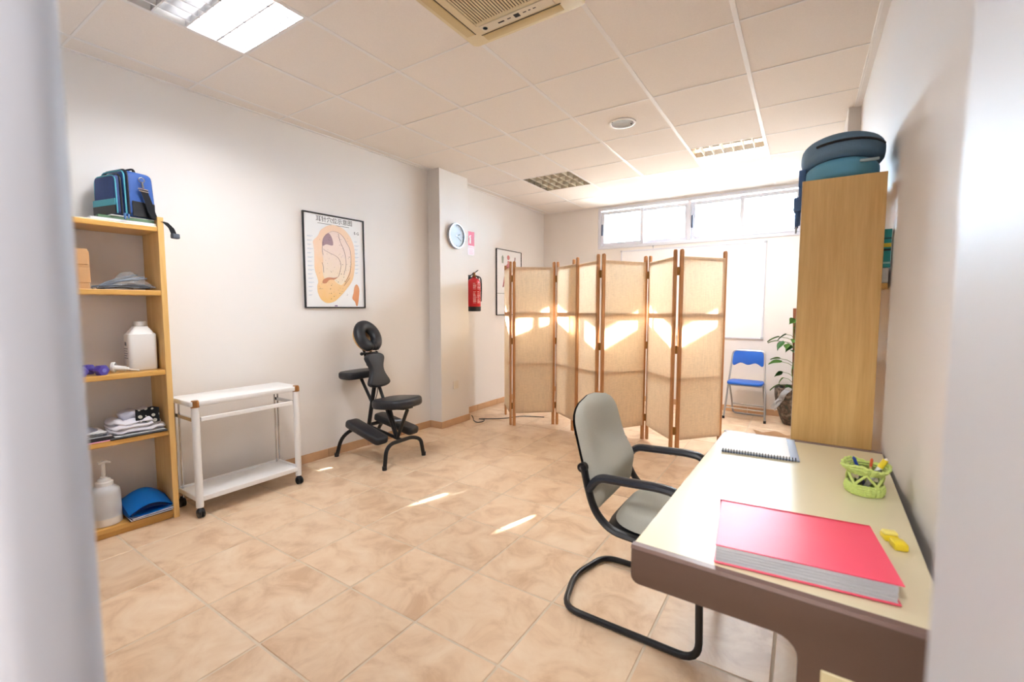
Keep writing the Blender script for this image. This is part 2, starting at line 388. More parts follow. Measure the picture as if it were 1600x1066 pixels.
# window band
win = shell('window_1')
def frame_ring(x0, x1, z0, z1, t, y0, y1, bev=0.003):
    return MB().box((x0, y0, z0), (x0+t, y1, z1), bev, 1).box((x1-t, y0, z0), (x1, y1, z1), bev, 1).box((x0+t, y0, z0), (x1-t, y1, z0+t), bev, 1).box((x0+t, y0, z1-t), (x1-t, y1, z1), bev, 1)
frame_ring(WX0, WX1, WZ0, WZ1, 0.04, YB-0.012, YB+0.09).done('window_frame', M_alu, win, 0)
MB().box((WX0+0.04, YB+0.02, WZ0+0.04), (WX1-0.04, YB+0.03, WZ0+0.055)).done('window_track', M_alu, win, 0)
MB().box((-0.375, YB-0.010, WZ0+0.04), (-0.335, YB+0.088, WZ1-0.04), 0.003, 1).done('window_mullion', M_alu, win, 0)
xs = [(-1.565, -0.955, 0.0), (-1.005, -0.375, 0.034), (-0.335, 0.29, 0.034), (0.235, 0.865, 0.0)]
for k, (a, b_, dy) in enumerate(xs):
    f = frame_ring(a, b_, WZ0+0.045, WZ1-0.05, 0.045, YB+0.008+dy, YB+0.036+dy).done('sash_frame', M_alu, win, 0)
    MB().box((a+0.04, YB+0.020+dy, WZ0+0.085), (b_-0.04, YB+0.024+dy, WZ1-0.09)).done('glass_pane', M_glass, f, 0)
for lx in (-1.57, -0.34):
    MB().box((lx+0.008, YB-0.006, 2.34), (lx+0.036, YB+0.012, 2.50), 0.006, 2).done('window_latch', mat('latch_grey', (96, 108, 132), 0.4), win)
# eave and ground outside
struct(MB().box((-4.2, YB+0.2, 2.805), (3.2, YB+0.74, 2.95)).done('roof', M_wall, smooth=0))
struct(MB().box((-40, YB+0.2, -0.4), (40, 60, -0.1)).done('ground', mat('pale_paving', (200, 190, 175), 0.8), smooth=0))

# ------------------------------------------------------------------ ceiling fittings
M_tube_on = mat('lit_tube', (255, 255, 255), 0.4, emit=((240, 244, 255), 26.0))
M_tube_off = mat('unlit_tube', (232, 230, 224), 0.3)
def fixture(x, y, label, lit=False, tray=M_tray):
    t = thing('ceiling_light', label, 'light', (x, y, H))                 # corner of the 0.6 m cell
    b = MB(); w = 0.594; z = 0.085
    b.box((0.003, 0.003, z), (w, w, z+0.004))
    for lo, hi in (((0.003, 0.003, 0), (0.008, w, z)), ((w-0.005, 0.003, 0), (w, w, z)), ((0.003, 0.003, 0), (w, 0.008, z)), ((0.003, w-0.005, 0), (w, w, z))): b.box(lo, hi)
    b.done('housing', tray, t, 0)
    for k in range(4):
        yy = 0.075+0.15*k
        MB().tube([(0.02, yy, 0.062), (0.575, yy, 0.062)], 0.008, 10).done('fluorescent_tube', M_tube_on if lit and k >= 2 else M_tube_off, t)
    return t
def louvre(t, nx, ny, m=M_mirror, y0=0.006, y1=0.591, hgt=0.036):
    for i in range(1, nx):
        x = 0.594*i/nx; MB().prism([(-0.0035, 0.0), (0.0035, 0.0), (0.0012, hgt), (-0.0012, hgt)], y0, y1, M=T(x, 0, 0.0005) @ Matrix(((1,0,0,0),(0,0,1,0),(0,1,0,0),(0,0,0,1)))).done('louver_blade', m, t, 0)
    for j in range(0, ny+1):
        y = y0+0.001+(y1-y0-0.002)*j/ny; MB().prism([(-0.0040, 0.0), (0.0040, 0.0), (0.0014, hgt), (-0.0014, hgt)], 0.006, 0.591, M=T(0, y, 0.0005) @ Matrix(((0,0,1,0),(1,0,0,0),(0,1,0,0),(0,0,0,1)))).done('louver_blade', m, t, 0)
L1 = fixture(-1.8, -1.8, 'large square louvred ceiling light half lit above the shelves, near the pillarless left wall', True)
L1['label'] = 'louvred ceiling light with one half brightly lit, nearest the bookshelf'
louvre(L1, 8, 4)
la = bpy.data.lights.new('tube_glow', 'AREA'); la.shape = 'RECTANGLE'; la.size = 0.56; la.size_y = 0.27; la.energy = 18; la.spread = math.radians(152); la.color = (0.98, 0.99, 1.0)
link('tube_glow', la, L1, (0.297, 0.446, -0.001))
L2 = fixture(-1.8, 1.8, 'unlit ceiling light with a diamond-looking louvre grid above the folding screen', False, mat('tray_warm', (150, 140, 128), 0.5))
louvre(L2, 6, 4, mat('satin_louver', (226, 216, 196), 0.45), hgt=0.045)
L3 = fixture(0.0, 1.8, 'half lit louvred ceiling light nearest the window', True, mat('tray_warm_open', (232, 206, 170), 0.45))
louvre(L3, 7, 2, M_tray, hgt=0.05)
lc = bpy.data.lights.new('tube_glow', 'AREA'); lc.shape = 'RECTANGLE'; lc.size = 0.56; lc.size_y = 0.27; lc.energy = 30; lc.spread = math.radians(160); lc.color = (0.90, 0.95, 1.0)
link('tube_glow', lc, L3, (0.297, 0.446, -0.001))
tag(L2, L2['label'], 'light', 'louvred ceiling lights'); tag(L1, L1['label'], 'light', 'louvred ceiling lights'); tag(L3, L3['label'], 'light', 'louvred ceiling lights')
# added front fill, unseen behind the camera, built as a passage ceiling fixture
L4 = fixture(0.5, -3.6, 'added unseen fill light behind the doorway, built as a ceiling fixture', True); L4['label'] = 'added unseen fill light outside the doorway, built as a ceiling fixture'
lb = bpy.data.lights.new('tube_glow', 'AREA'); lb.shape = 'RECTANGLE'; lb.size = 0.56; lb.size_y = 0.56; lb.energy = 62; lb.color = (1.0, 0.98, 0.95)
link('tube_glow', lb, L4, (0.297, 0.297, -0.002))

ac = thing('air_conditioner', 'cream ceiling cassette air conditioner with slatted square grille', 'air conditioner', (-0.30, -0.895, H))
MB().prism(rrect(-0.33, -0.33, 0.33, 0.33, 0.03), -0.022, 0.0, bev=0.008).done('panel', M_cream, ac)
MB().box((-0.26, -0.26, 0.0), (0.26, 0.26, 0.12)).done('body', M_slot, ac, 0)
for k in range(4):
    MB().box((-0.225, 0.255, -0.026), (0.225, 0.305, -0.020), 0.003, 2, M=Rz(k*PI/2)).done('air_flap', M_cream2, ac)
    MB().box((-0.23, 0.250, -0.0235), (0.23, 0.254, -0.0215), M=Rz(k*PI/2)).done('slot', M_slot, ac, 0)
MB().box((-0.21, -0.21, -0.0235), (0.21, 0.165, -0.0215), 0.001, 1).done('grille_back', M_slot, ac, 0)
frame_ring(-0.225, 0.225, 0, 0.40, 0.022, -0.0275, -0.0215, 0.002).done('grille_frame', M_cream, ac, 0).matrix_local = Matrix(((1,0,0,0),(0,0,1,-0.225),(0,1,0,0),(0,0,0,1)))
for k in range(26):
    x = -0.194+k*0.0155; MB().box((x-0.0045, -0.203, -0.0265), (x+0.0045, 0.153, -0.0225)).done('grille_slat', M_cream, ac, 0)
MB().box((-0.20, 0.182, -0.0262), (0.21, 0.238, -0.0215), 0.002, 1).done('display_strip', mat('pale_strip', (226, 216, 196), 0.4), ac)
dm = MB().box((0.0, 0.196, -0.0268), (0.030, 0.222, -0.026))
for k, (a, w) in enumerate(((-0.095, 0.035), (-0.04, 0.02), (0.05, 0.018), (0.08, 0.012), (0.105, 0.016))): dm.box((a, 0.205, -0.0267), (a+w, 0.211 if k else 0.214, -0.026))
dm.done('display_marks', M_ink, ac, 0)['kind'] = 'stuff'
MB().lathe([(0.013, -0.0268), (0.013, -0.026), (0.010, -0.026), (0.010, -0.0268)], 18, M=T(-0.175, 0.208, 0)).done('round_badge', mat('badge_blue_grey', (110, 128, 140), 0.4), ac)

dl = thing('downlight', 'round recessed downlight with white ring in a ceiling tile', 'light', (-0.31, 0.895, H))
MB().lathe([(0.105, -0.001), (0.104, -0.008), (0.088, -0.010), (0.084, -0.004), (0.086, 0.0)], 32, cap=False).done('ring', M_white, dl)
MB().lathe([(0.084, -0.003), (0.06, -0.0015), (0.0, -0.001)], 28, cap=False).done('glass_lens', mat('frosted_lens', (176, 182, 186), 0.22, noise=0.25, nscale=30), dl)
MB().box((0.055, 0.03, -0.012), (0.064, 0.04, -0.004), 0.002, 1).box((-0.06, -0.075, -0.012), (-0.05, -0.066, -0.004), 0.002, 1).done('clip', M_dark, dl)

# ------------------------------------------------------------------ wall pieces
def quad_uv(px, py):
    """a point of the printed ear chart, in fractions of the sheet (0..1 across, 0..1 down)"""
    A, B, C_, D = Vector((58, 66)), Vector((637, 168)), Vector((655, 1010)), Vector((92, 1010)); p = Vector((px, py)); u = v = 0.5
    for _ in range(14):
        f = (A*(1-u)+B*u)*(1-v)+(D*(1-u)+C_*u)*v - p
        du = (B-A)*(1-v)+(C_-D)*v; dv = (D*(1-u)+C_*u)-(A*(1-u)+B*u)
        det = du.x*dv.y-du.y*dv.x
        u -= (f.x*dv.y-f.y*dv.x)/det; v -= (du.x*f.y-du.y*f.x)/det
    return u, v
PW, PH = 0.585, 0.795
ear = thing('framed_poster', 'black framed acupuncture chart of a large ear on the left wall', 'poster', (xw(-0.146)+0.001, -0.146, 1.302), PI/2 - AW)
# local: x along the wall (to the right seen from the room), y into the wall, z up
MB().box((-PW/2+0.006, -0.010, 0.006), (PW/2-0.006, -0.002, PH-0.006)).done('sheet', M_paper, ear, 0)
def rail_frame(t, w, h, parent, m, d=0.02):
    for lo, hi in (((-w/2, -d, 0), (-w/2+t, -0.001, h)), ((w/2-t, -d, 0), (w/2, -0.001, h)), ((-w/2+t, -d, 0), (w/2-t, -0.001, t)), ((-w/2+t, -d, h-t), (w/2-t, -0.001, h))):
        MB().box(lo, hi, 0.002, 1).done('frame_rail', m, parent, 0)
rail_frame(0.011, PW, PH, ear, M_black)
def chart(pts, dep, closed=True, n=5):
    out = []
    for p in catmull(pts, n, closed): 
        u, v = quad_uv(p.x, p.y); out.append((-PW/2+0.011+u*(PW-0.022), 0.011+(1-v)*(PH-0.022)))
    return out
PM = Matrix(((1,0,0,0),(0,0,-1,0),(0,1,0,0),(0,0,0,1)))     # prism xy -> sheet xz, depth towards the room
def skin(name, top, bot):
    m = mat(name, top, 0.5); nt = m.node_tree; b = nt.nodes['Principled BSDF']
    tc = nt.nodes.new('ShaderNodeTexCoord'); sx = nt.nodes.new('ShaderNodeSeparateXYZ'); nt.links.new(tc.outputs['Object'], sx.inputs[0])
    n = nt.nodes.new('ShaderNodeTexNoise'); n.inputs['Scale'].default_value = 22; n.inputs['Detail'].default_value = 3; nt.links.new(tc.outputs['Object'], n.inputs['Vector'])
    ad = nt.nodes.new('ShaderNodeMath'); ad.operation = 'MULTIPLY_ADD'; ad.inputs[1].default_value = 0.2; nt.links.new(n.outputs['Fac'], ad.inputs[0]); nt.links.new(sx.outputs['Z'], ad.inputs[2])
    cr = nt.nodes.new('ShaderNodeValToRGB'); cr.color_ramp.elements[0].position = 0.12; cr.color_ramp.elements[1].position = 0.62
    cr.color_ramp.elements[0].color = (*lin(bot), 1); cr.color_ramp.elements[1].color = (*lin(top), 1)
    nt.links.new(ad.outputs[0], cr.inputs[0]); nt.links.new(cr.outputs[0], b.inputs['Base Color']); return m
ms_out = skin('print_outer_ear', (246, 216, 190), (242, 196, 122)); ms_in = skin('print_inner_ear', (243, 222, 212), (246, 230, 192))
ms_d = mat('print_fossa', (166, 138, 146), 0.5); ms_l = mat('print_line', (120, 84, 92), 0.5); ms_n = mat('print_notch', (208, 140, 104), 0.5)
E_out = [(300,195),(380,205),(450,245),(510,320),(545,410),(555,510),(552,620),(530,740),(470,830),(410,900),(350,955),(280,972),(225,935),(195,870),(188,800),(195,750),(165,640),(160,560),(158,470),(152,400),(148,350),(190,300),(220,240)]
MB().prism(chart(E_out, 0), 0.0101, 0.0105, M=PM).done('ear_print', ms_out, ear, 0)
E_in = [(320,255),(390,275),(450,330),(500,420),(512,520),(505,620),(470,720),(420,790),(360,760),(330,720),(270,740),(240,690),(235,600),(240,540),(228,440),(235,350),(265,290)]
MB().prism(chart(E_in, 0), 0.0105, 0.0108, M=PM).done('inner_ear_print', ms_in, ear, 0)
MB().prism(chart([(250,305),(290,275),(325,330),(330,395),(270,385),(235,400),(232,350)], 0), 0.0108, 0.0110, M=PM).done('fossa_print', ms_d, ear, 0)
MB().prism(chart([(235,770),(245,735),(290,715),(350,720),(380,712),(350,735),(300,740),(270,772)], 0), 0.0108, 0.0110, M=PM).done('notch_print', ms_n, ear, 0)
ln = MB()
for c in ([(255,300),(320,258),(390,272),(440,320),(470,375),(500,430),(512,520),(508,640),(490,700),(455,760)], [(238,360),(230,430),(240,490)], [(240,435),(300,470),(360,500),(390,530),(412,590),(400,660),(380,710),(320,722)], [(385,280),(400,350),(440,440),(458,520),(462,600),(440,690)], [(228,565),(240,600),(246,665)], [(440,800),(500,720)], [(200,830),(240,828)]):
    P = chart(c, 0, False, 5)
    ln.tube([(p[0], -0.0112, p[1]) for p in P], 0.0022, 4, flat=0.3)
ln.done('outline_print', ms_l, ear, 0)
dots = MB(); rr = random.Random(3)
for (px, py) in [(495,512),(428,586),(415,680),(318,875),(318,930),(450,752),(440,712),(400,875),(310,830),(318,795),(345,905),(385,760)]:
    u, v = quad_uv(px, py); x, z = -PW/2+0.011+u*(PW-0.022), 0.011+(1-v)*(PH-0.022); dots.lathe([(0.0035, 0), (0.0035, 0.0003)], 8, M=T(x, -0.0113, z) @ Rx(PI/2))
for _ in range(70):
    px, py = rr.uniform(200, 520), rr.uniform(300, 900); u, v = quad_uv(px, py); x, z = -PW/2+0.011+u*(PW-0.022), 0.011+(1-v)*(PH-0.022)
    dots.box((x-0.0035, -0.0114, z-0.0007), (x+0.0035, -0.0108, z+0.0007))
dots.done('point_marks', M_ink, ear, 0)['kind'] = 'stuff'
lab = MB()
for v in [0.24+0.045*k for k in range(15)]:
    for u0 in (0.045, 0.84):
        if u0 > 0.5 and v > 0.62: continue
        x = -PW/2+0.011+u0*(PW-0.022); z = 0.011+(1-v)*(PH-0.022); w = rr.uniform(0.03, 0.055)
        for q in range(2): lab.box((x, -0.0104, z-0.006*q-0.001), (x+w*(1-0.3*q), -0.0100, z-0.006*q+0.001))
lab.done('caption_marks', mat('print_pale_blue', (176, 190, 210), 0.6), ear, 0)['kind'] = 'stuff'
MB().prism(chart([(575,785),(600,830),(598,900),(585,990),(570,1000),(555,960),(528,925),(540,870),(550,810)], 0), 0.0101, 0.0106, M=PM).done('small_ear_print', skin('print_small_ear', (232, 184, 142), (220, 140, 86)), ear, 0)
text_mesh('title_print', '耳针穴位示意图', 0.050, M_ink, ear, T(0.0, -0.0102, PH-0.062) @ Rx(PI/2))
text_mesh('code_print', 'E-G', 0.034, M_ink, ear, T(0.215, -0.0102, PH-0.135) @ Rx(PI/2))
MB().box((-0.16, -0.0104, PH-0.083), (0.14, -0.0100, PH-0.080)).done('rule_print', M_ink, ear, 0)
MB().box((-0.02, -0.0104, 0.016), (0.006, -0.0100, 0.024)).done('stamp_print', mat('print_purple', (96, 40, 130), 0.5), ear, 0)
gm = M_glass

p2 = thing('framed_poster', 'thin framed anatomy chart partly hidden behind the folding screen', 'poster', (-2.504, 2.60, 1.205), PI/2)
MB().box((-0.304, -0.010, 0.006), (0.304, -0.002, 0.879)).done('sheet', M_paper, p2, 0)
rail_frame(0.008, 0.62, 0.885, p2, M_black)
ms_m = mat('print_muscle', (204, 130, 130), 0.5)
fig = MB().prism([(-0.035,0.44),(-0.06,0.60),(-0.05,0.66),(-0.02,0.68),(-0.02,0.72),(0.02,0.72),(0.02,0.68),(0.06,0.66),(0.08,0.52),(0.06,0.36),(0.05,0.12),(0.01,0.12),(0.0,0.34),(-0.02,0.12),(-0.05,0.12),(-0.05,0.36)], 0.0101, 0.0106, M=PM @ T(-0.02, 0.02, 0))
fig.lathe([(0.033, 0), (0.033, 0.0005)], 12, M=T(-0.02, -0.0101, 0.785) @ Rx(PI/2))
fig.tube([(-0.06, -0.0103, 0.66), (-0.12, -0.0103, 0.52), (-0.16, -0.0103, 0.38)], 0.016, 6, flat=0.1)
fig.done('body_print', ms_m, p2, 0)
MB().prism([(-0.02,-0.05),(0.02,-0.05),(0.025,0.03),(0.0,0.06),(-0.025,0.03)], 0.0101, 0.0105, M=PM @ T(-0.16, 0.75, 0)).done('hand_print', mat('print_grey_green', (150, 160, 150), 0.5), p2, 0)
MB().tube([(0.14, -0.0103, 0.80), (0.13, -0.0103, 0.72), (0.16, -0.0103, 0.67), (0.19, -0.0103, 0.66)], 0.013, 6, flat=0.1).done('foot_print', mat('print_dusky_pink', (170, 130, 140), 0.5), p2, 0)
MB().box((-0.30, -0.0104, 0.292), (0.30, -0.0100, 0.296)).done('rule_print', M_ink, p2, 0)

ck = thing('wall_clock', 'round silver rimmed clock with pale blue dial on the pillar', 'clock', (-2.287, 1.213, 2.086), PI/2)
MB().lathe([(0.12, 0.001), (0.139, 0.002), (0.140, 0.022), (0.134, 0.034), (0.124, 0.034), (0.121, 0.022)], 40, M=Rx(PI/2), cap=False).done('rim', M_silver, ck)
MB().lathe([(0.123, 0.006), (0.123, 0.018)], 40, M=Rx(PI/2)).done('dial', mat('pale_blue_dial', (188, 204, 222), 0.4), ck)
for k in range(12):
    MB().box((-0.003, -0.0192, 0.098), (0.003, -0.018, 0.114), M=Ry(k*PI/6)).done('hour_mark', M_alu if k % 3 else mat('grey_mark', (120, 130, 145), 0.5), ck, 0)
for nm, L_, w, a in (('hour_hand', 0.062, 0.0045, math.radians(70)), ('minute_hand', 0.092, 0.0032, math.radians(122))):
    MB().box((-w, -0.0215, -0.015), (w, -0.0200, L_), M=Ry(a)).done(nm, mat('slate_hand', (70, 80, 95), 0.4), ck, 0)
MB().lathe([(0.007, 0.018), (0.007, 0.024)], 12, M=Rx(PI/2)).done('hub', M_silver, ck)

sg = thing('fire_sign', 'pink-red fire extinguisher sign on the wall above the extinguisher', 'sign', (-2.503, 1.765, 1.945), PI/2)
MB().box((-0.062, -0.003, 0), (0.062, -0.0005, 0.285), 0.001, 1).done('plate', mat('sign_white', (228, 206, 212), 0.35), sg, 0)
MB().box((-0.056, -0.0036, 0.115), (0.062, -0.003, 0.285)).done('red_field', mat('sign_red', (204, 40, 78), 0.45), sg, 0)
MB().prism([(-0.014,-0.05),(0.014,-0.05),(0.014,0.02),(0.006,0.03),(0.006,0.038),(0.018,0.046),(0.016,0.052),(-0.012,0.044),(-0.03,0.02),(-0.026,0.016),(-0.014,0.03),(-0.006,0.034),(-0.014,0.02)], 0.0036, 0.0040, M=PM @ T(-0.018, 0.19, 0)).done('extinguisher_print', M_paper, sg, 0)
text_mesh('word_print', 'EXTINTOR', 0.021, mat('sign_text', (226, 104, 132), 0.5), sg, T(0, -0.0032, 0.085) @ Rx(PI/2), xs=0.95)
tl = MB()
for k in range(5): tl.box((-0.045, -0.0034, 0.064-0.012*k), (0.045-0.01*(k % 3), -0.003, 0.069-0.012*k))
tl.done('small_print', mat('sign_pink', (236, 160, 176), 0.5), sg, 0)['kind'] = 'stuff'

fe = thing('fire_extinguisher', 'red fire extinguisher with black base hung on the recessed wall', 'fire extinguisher', (-2.415, 1.71, 1.262), 0)
MB().lathe([(0.0, 0.05), (0.0775, 0.052), (0.0785, 0.065), (0.0785, 0.335), (0.074, 0.362), (0.055, 0.388), (0.03, 0.400), (0.024, 0.402), (0.024, 0.415)], 28).done('cylinder', M_red, fe)
MB().lathe([(0.070, 0.0), (0.080, 0.006), (0.081, 0.055), (0.0775, 0.058)], 28).done('base_ring', M_dark, fe)
MB().lathe([(0.021, 0.405), (0.021, 0.43), (0.016, 0.435), (0.016, 0.462), (0.008, 0.47)], 14).done('valve', M_brass, fe)
MB().tube(fillet([(0, -0.085, 0.420), (0, -0.02, 0.448), (0, 0.075, 0.416), (0, 0.085, 0.395)], 0.02), 0.009, 8, flat=0.6).done('carry_handle', M_dark, fe)
MB().tube(fillet([(0, -0.03, 0.452), (0, 0.02, 0.468), (0, 0.078, 0.498)], 0.02), 0.008, 8, flat=0.6).done('squeeze_lever', M_dark, fe)
MB().tube(fillet([(0.02, 0.01, 0.425), (0.055, 0.06, 0.41), (0.035, 0.098, 0.33), (0.03, 0.098, 0.12)], 0.04), 0.008, 8).done('hose', M_dark, fe)
lbl = MB()
for k in range(15):
    z = 0.10+k*0.0165
    if k == 9: continue
    for (a0, a1) in ((-62, -30), (-24, 8), (12, 40)):
        a1 = a1-rr.uniform(0, 14); hh = rr.choice((0.0035, 0.005, 0.0065))
        A = [math.radians(a0+(a1-a0)*i/4) for i in range(5)]
        lbl.grid(lambda u, v, A=A, z=z, hh=hh: Vector((0.0792*math.cos(A[0]+(A[-1]-A[0])*u), 0.0792*math.sin(A[0]+(A[-1]-A[0])*u), z+hh*v)), 5, 2)
lbl.done('label_print', mat('label_white', (250, 232, 232), 0.5), fe, 0)['kind'] = 'stuff'
MB().box((-0.09, -0.03, 0.36), (-0.07, 0.03, 0.44), 0.003, 1).box((-0.09, -0.015, 0.40), (-0.02, 0.015, 0.412)).box((-0.09, -0.02, 0.02), (-0.076, 0.02, 0.06)).done('wall_bracket', M_dark, fe)

ou = thing('wall_socket', 'white square power socket low on the pillar', 'socket', (-2.287, 1.195, 0.405), PI/2)
MB().box((-0.042, -0.010, 0), (0.042, -0.0005, 0.088), 0.004, 2).done('plate', mat('ivory_plate', (226, 218, 208), 0.4), ou)
MB().lathe([(0.022, 0.0102), (0.021, 0.004), (0.0, 0.004)], 20, M=T(0, 0, 0.044) @ Rx(PI/2), cap=False).done('socket_well', mat('ivory_well', (170, 160, 150), 0.5), ou)
MB().lathe([(0.003, 0.0045), (0.003, 0.006)], 8, M=T(-0.009, 0, 0.044) @ Rx(PI/2)).lathe([(0.003, 0.0045), (0.003, 0.006)], 8, M=T(0.009, 0, 0.044) @ Rx(PI/2)).done('pin_hole', M_ink, ou)

wb = thing('whiteboard', 'wide whiteboard in thin aluminium frame under the window', 'whiteboard', (-0.36, YB-0.001, 0.925), 0)
MB().box((-0.885, -0.014, 0.005), (0.885, -0.003, 1.17)).done('board', mat('whiteboard_face', (246, 247, 250), 0.25), wb, 0)
for lo, hi in (((-0.895, -0.020, 0), (-0.878, -0.001, 1.178)), ((0.878, -0.020, 0), (0.895, -0.001, 1.178)), ((-0.878, -0.020, 0), (0.878, -0.001, 0.016)), ((-0.878, -0.020, 1.162), (0.878, -0.001, 1.178))):
    MB().box(lo, hi, 0.002, 1).done('frame_rail', M_alu, wb, 0)
for sx in (-1, 1):
    for z in (0, 1.158): MB().box((sx*0.887-0.014, -0.023, z), (sx*0.887+0.014, -0.0005, z+0.024), 0.003, 1).done('corner_cap', mat('grey_cap', (190, 194, 204), 0.4), wb)
MB().tube([(-0.45, -0.008, 1.178), (-0.45, -0.008, 1.215)], 0.004, 6).box((-0.458, -0.012, 1.205), (-0.442, -0.0005, 1.222)).done('hook', M_silver, wb)

cb = MB().tube(fillet([(-2.27, 1.463, 0.05), (-2.255, 1.475, 0.012), (-2.22, 1.43, 0.006), (-2.12, 1.36, 0.006), (-2.08, 1.44, 0.006), (-2.14, 1.54, 0.006), (-2.22, 1.50, 0.006), (-2.05, 1.62, 0.006), (-1.96, 1.70, 0.006), (-1.86, 1.90, 0.006), (-1.6, 2.0, 0.006)], 0.06), 0.005, 6).done('power_cable', M_dark)
tag(cb, 'thin black power cable looped on the floor beside the pillar', 'cable')

# ------------------------------------------------------------------ folding screens
ZT, ZM, ZL, ZB = 1.745, 1.24, 0.685, 0.14
def folding_screen(label, nodes, group):
    """nodes: pairs (left post, right post) of every panel, seen from the doorway"""
    c = nodes[0][0]; t = thing('folding_screen', label, 'screen', (c[0], c[1], 0), 0, group)
    for k, (a, b) in enumerate(nodes):
        a = Vector((a[0]-c[0], a[1]-c[1], 0)); b = Vector((b[0]-c[0], b[1]-c[1], 0)); d = b-a; L = d.length; ang = math.atan2(d.y, d.x)
        M = T(*a) @ Rz(ang)
        pts = 14
        rnd = random.Random(k*5+len(nodes)); amp = [rnd.uniform(-0.004, 0.004) for _ in range(5)]
        def cloth(u, v, L=L, amp=amp):
            y = -0.0145 + (amp[0]*math.sin(u*5)+amp[1]*math.sin(v*6+u*3)+amp[2]*math.cos(v*11))*0.5*math.sin(PI*u)
            return Vector((0.010+u*(L-0.020), y, ZB+(ZT-ZB)*v))
        p = MB().grid(cloth, 10, 24).done('cloth_panel', M_screen, t, 60); p.matrix_local = M
        for nm, z in (('top_rail', ZT-0.012), ('middle_rail', ZM), ('lower_rail', ZL), ('bottom_rail', ZB+0.012)):
            h = 0.021 if nm == 'middle_rail' else 0.012
            MB().box((0.012, -0.009, z-h), (L-0.012, 0.009, z+h), 0.003, 1).done(nm, M_post, p, 0)
        for x in (0, L):
            prof = [(-0.0165, 0.0), (0.0165, 0.0), (0.0165, 1.79), (0.012, 1.803), (0.0, 1.808), (-0.012, 1.803), (-0.0165, 1.79)]
            MB().prism(prof, -0.012, 0.012, M=T(x, 0, 0) @ Matrix(((1,0,0,0),(0,0,-1,0),(0,1,0,0),(0,0,0,1))), bev=0.003, seg=1).done('post', M_post, p, 30)
        if k:
            q = Vector((nodes[k-1][1][0]-c[0], nodes[k-1][1][1]-c[1], 0)); mid = (q+a)/2; dd = a-q; an = math.atan2(dd.y, dd.x); w = max(0.016, dd.length/2+0.004)
            for z in (1.62, 0.94, 0.22):
                MB().box((-w, -0.006, z-0.035), (w, 0.004, z+0.035), 0.001, 1).tube([(0, -0.008, z-0.036), (0, -0.008, z+0.036)], 0.005, 8).done('hinge', M_hinge, t).matrix_local = T(*mid) @ Rz(an)
    return t
folding_screen('three-panel beige cloth folding screen at the left, nearer the wall clock', [((-2.071, 1.878), (-1.758, 1.510)), ((-1.708, 1.505), (-1.374, 1.792)), ((-1.336, 1.814), (-0.970, 1.530))], 'folding screens')
folding_screen('four-panel beige cloth folding screen at the right, nearer the blue chair', [((-1.076, 1.670), (-0.692, 1.385)), ((-0.634, 1.375), (-0.364, 1.778)), ((-0.324, 1.797), (-0.004, 1.425)), ((0.048, 1.434), (0.338, 1.790))], 'folding screens')

# ------------------------------------------------------------------ blue folding chair
fc = thing('folding_chair', 'blue padded steel folding chair against the back wall', 'chair', (0.41, 3.20, 0), -0.07)
def fc_tube(nm, pts, r=0.011): return MB().tube(fillet(pts, 0.05), r, 8).done(nm, M_silver, fc)
# chair faces -y; side frames: long front leg runs up into the backrest, rear leg runs down to the back
fc_tube('front_frame', [(-0.215, -0.07, 0.0), (-0.19, 0.02, 0.42), (-0.165, 0.11, 0.80), (0.165, 0.11, 0.80), (0.19, 0.02, 0.42), (0.215, -0.07, 0.0)])
fc_tube('rear_frame', [(-0.178, 0.00, 0.43), (-0.178, 0.20, 0.14), (-0.178, 0.27, 0.012), (0.178, 0.27, 0.012), (0.178, 0.20, 0.14), (0.178, 0.00, 0.43)])
MB().tube([(-0.206, -0.043, 0.13), (0.206, -0.043, 0.13)], 0.008, 8).done('front_stretcher', M_silver, fc)
MB().tube([(-0.178, 0.20, 0.14), (0.178, 0.20, 0.14)], 0.007, 8).done('rear_stretcher', M_silver, fc)
MB().prism([(p.x, p.y) for p in catmull([(-0.175,-0.14),(-0.06,-0.165),(0.06,-0.165),(0.175,-0.14),(0.172,0.08),(0.12,0.11),(-0.12,0.11),(-0.172,0.08)], 4)], 0.425, 0.458, bev=0.012, seg=3).done('seat', M_blue, fc)
MB().tube(fillet([(-0.178, 0.02, 0.42), (-0.17, -0.13, 0.418), (0.17, -0.13, 0.418), (0.178, 0.02, 0.42)], 0.04), 0.008, 8).done('seat_frame', M_silver, fc)
bk = [(-0.155,0.0),(-0.08,0.035),(0.0,0.012),(0.08,0.035),(0.155,0.0),(0.168,0.10),(0.14,0.175),(0.07,0.188),(-0.07,0.188),(-0.14,0.175),(-0.168,0.10)]
MB().prism([(p.x, p.y) for p in catmull(bk, 4)], -0.014, 0.014, bev=0.008, seg=2, M=T(0, 0.075, 0.625) @ Rx(PI/2-0.23)).done('backrest', M_blue, fc)
for x in (-0.215, 0.215): MB().lathe([(0.0145, 0.0), (0.0145, 0.03)], 10, M=T(x, -0.07, 0)).done('foot_cap', M_dark, fc)

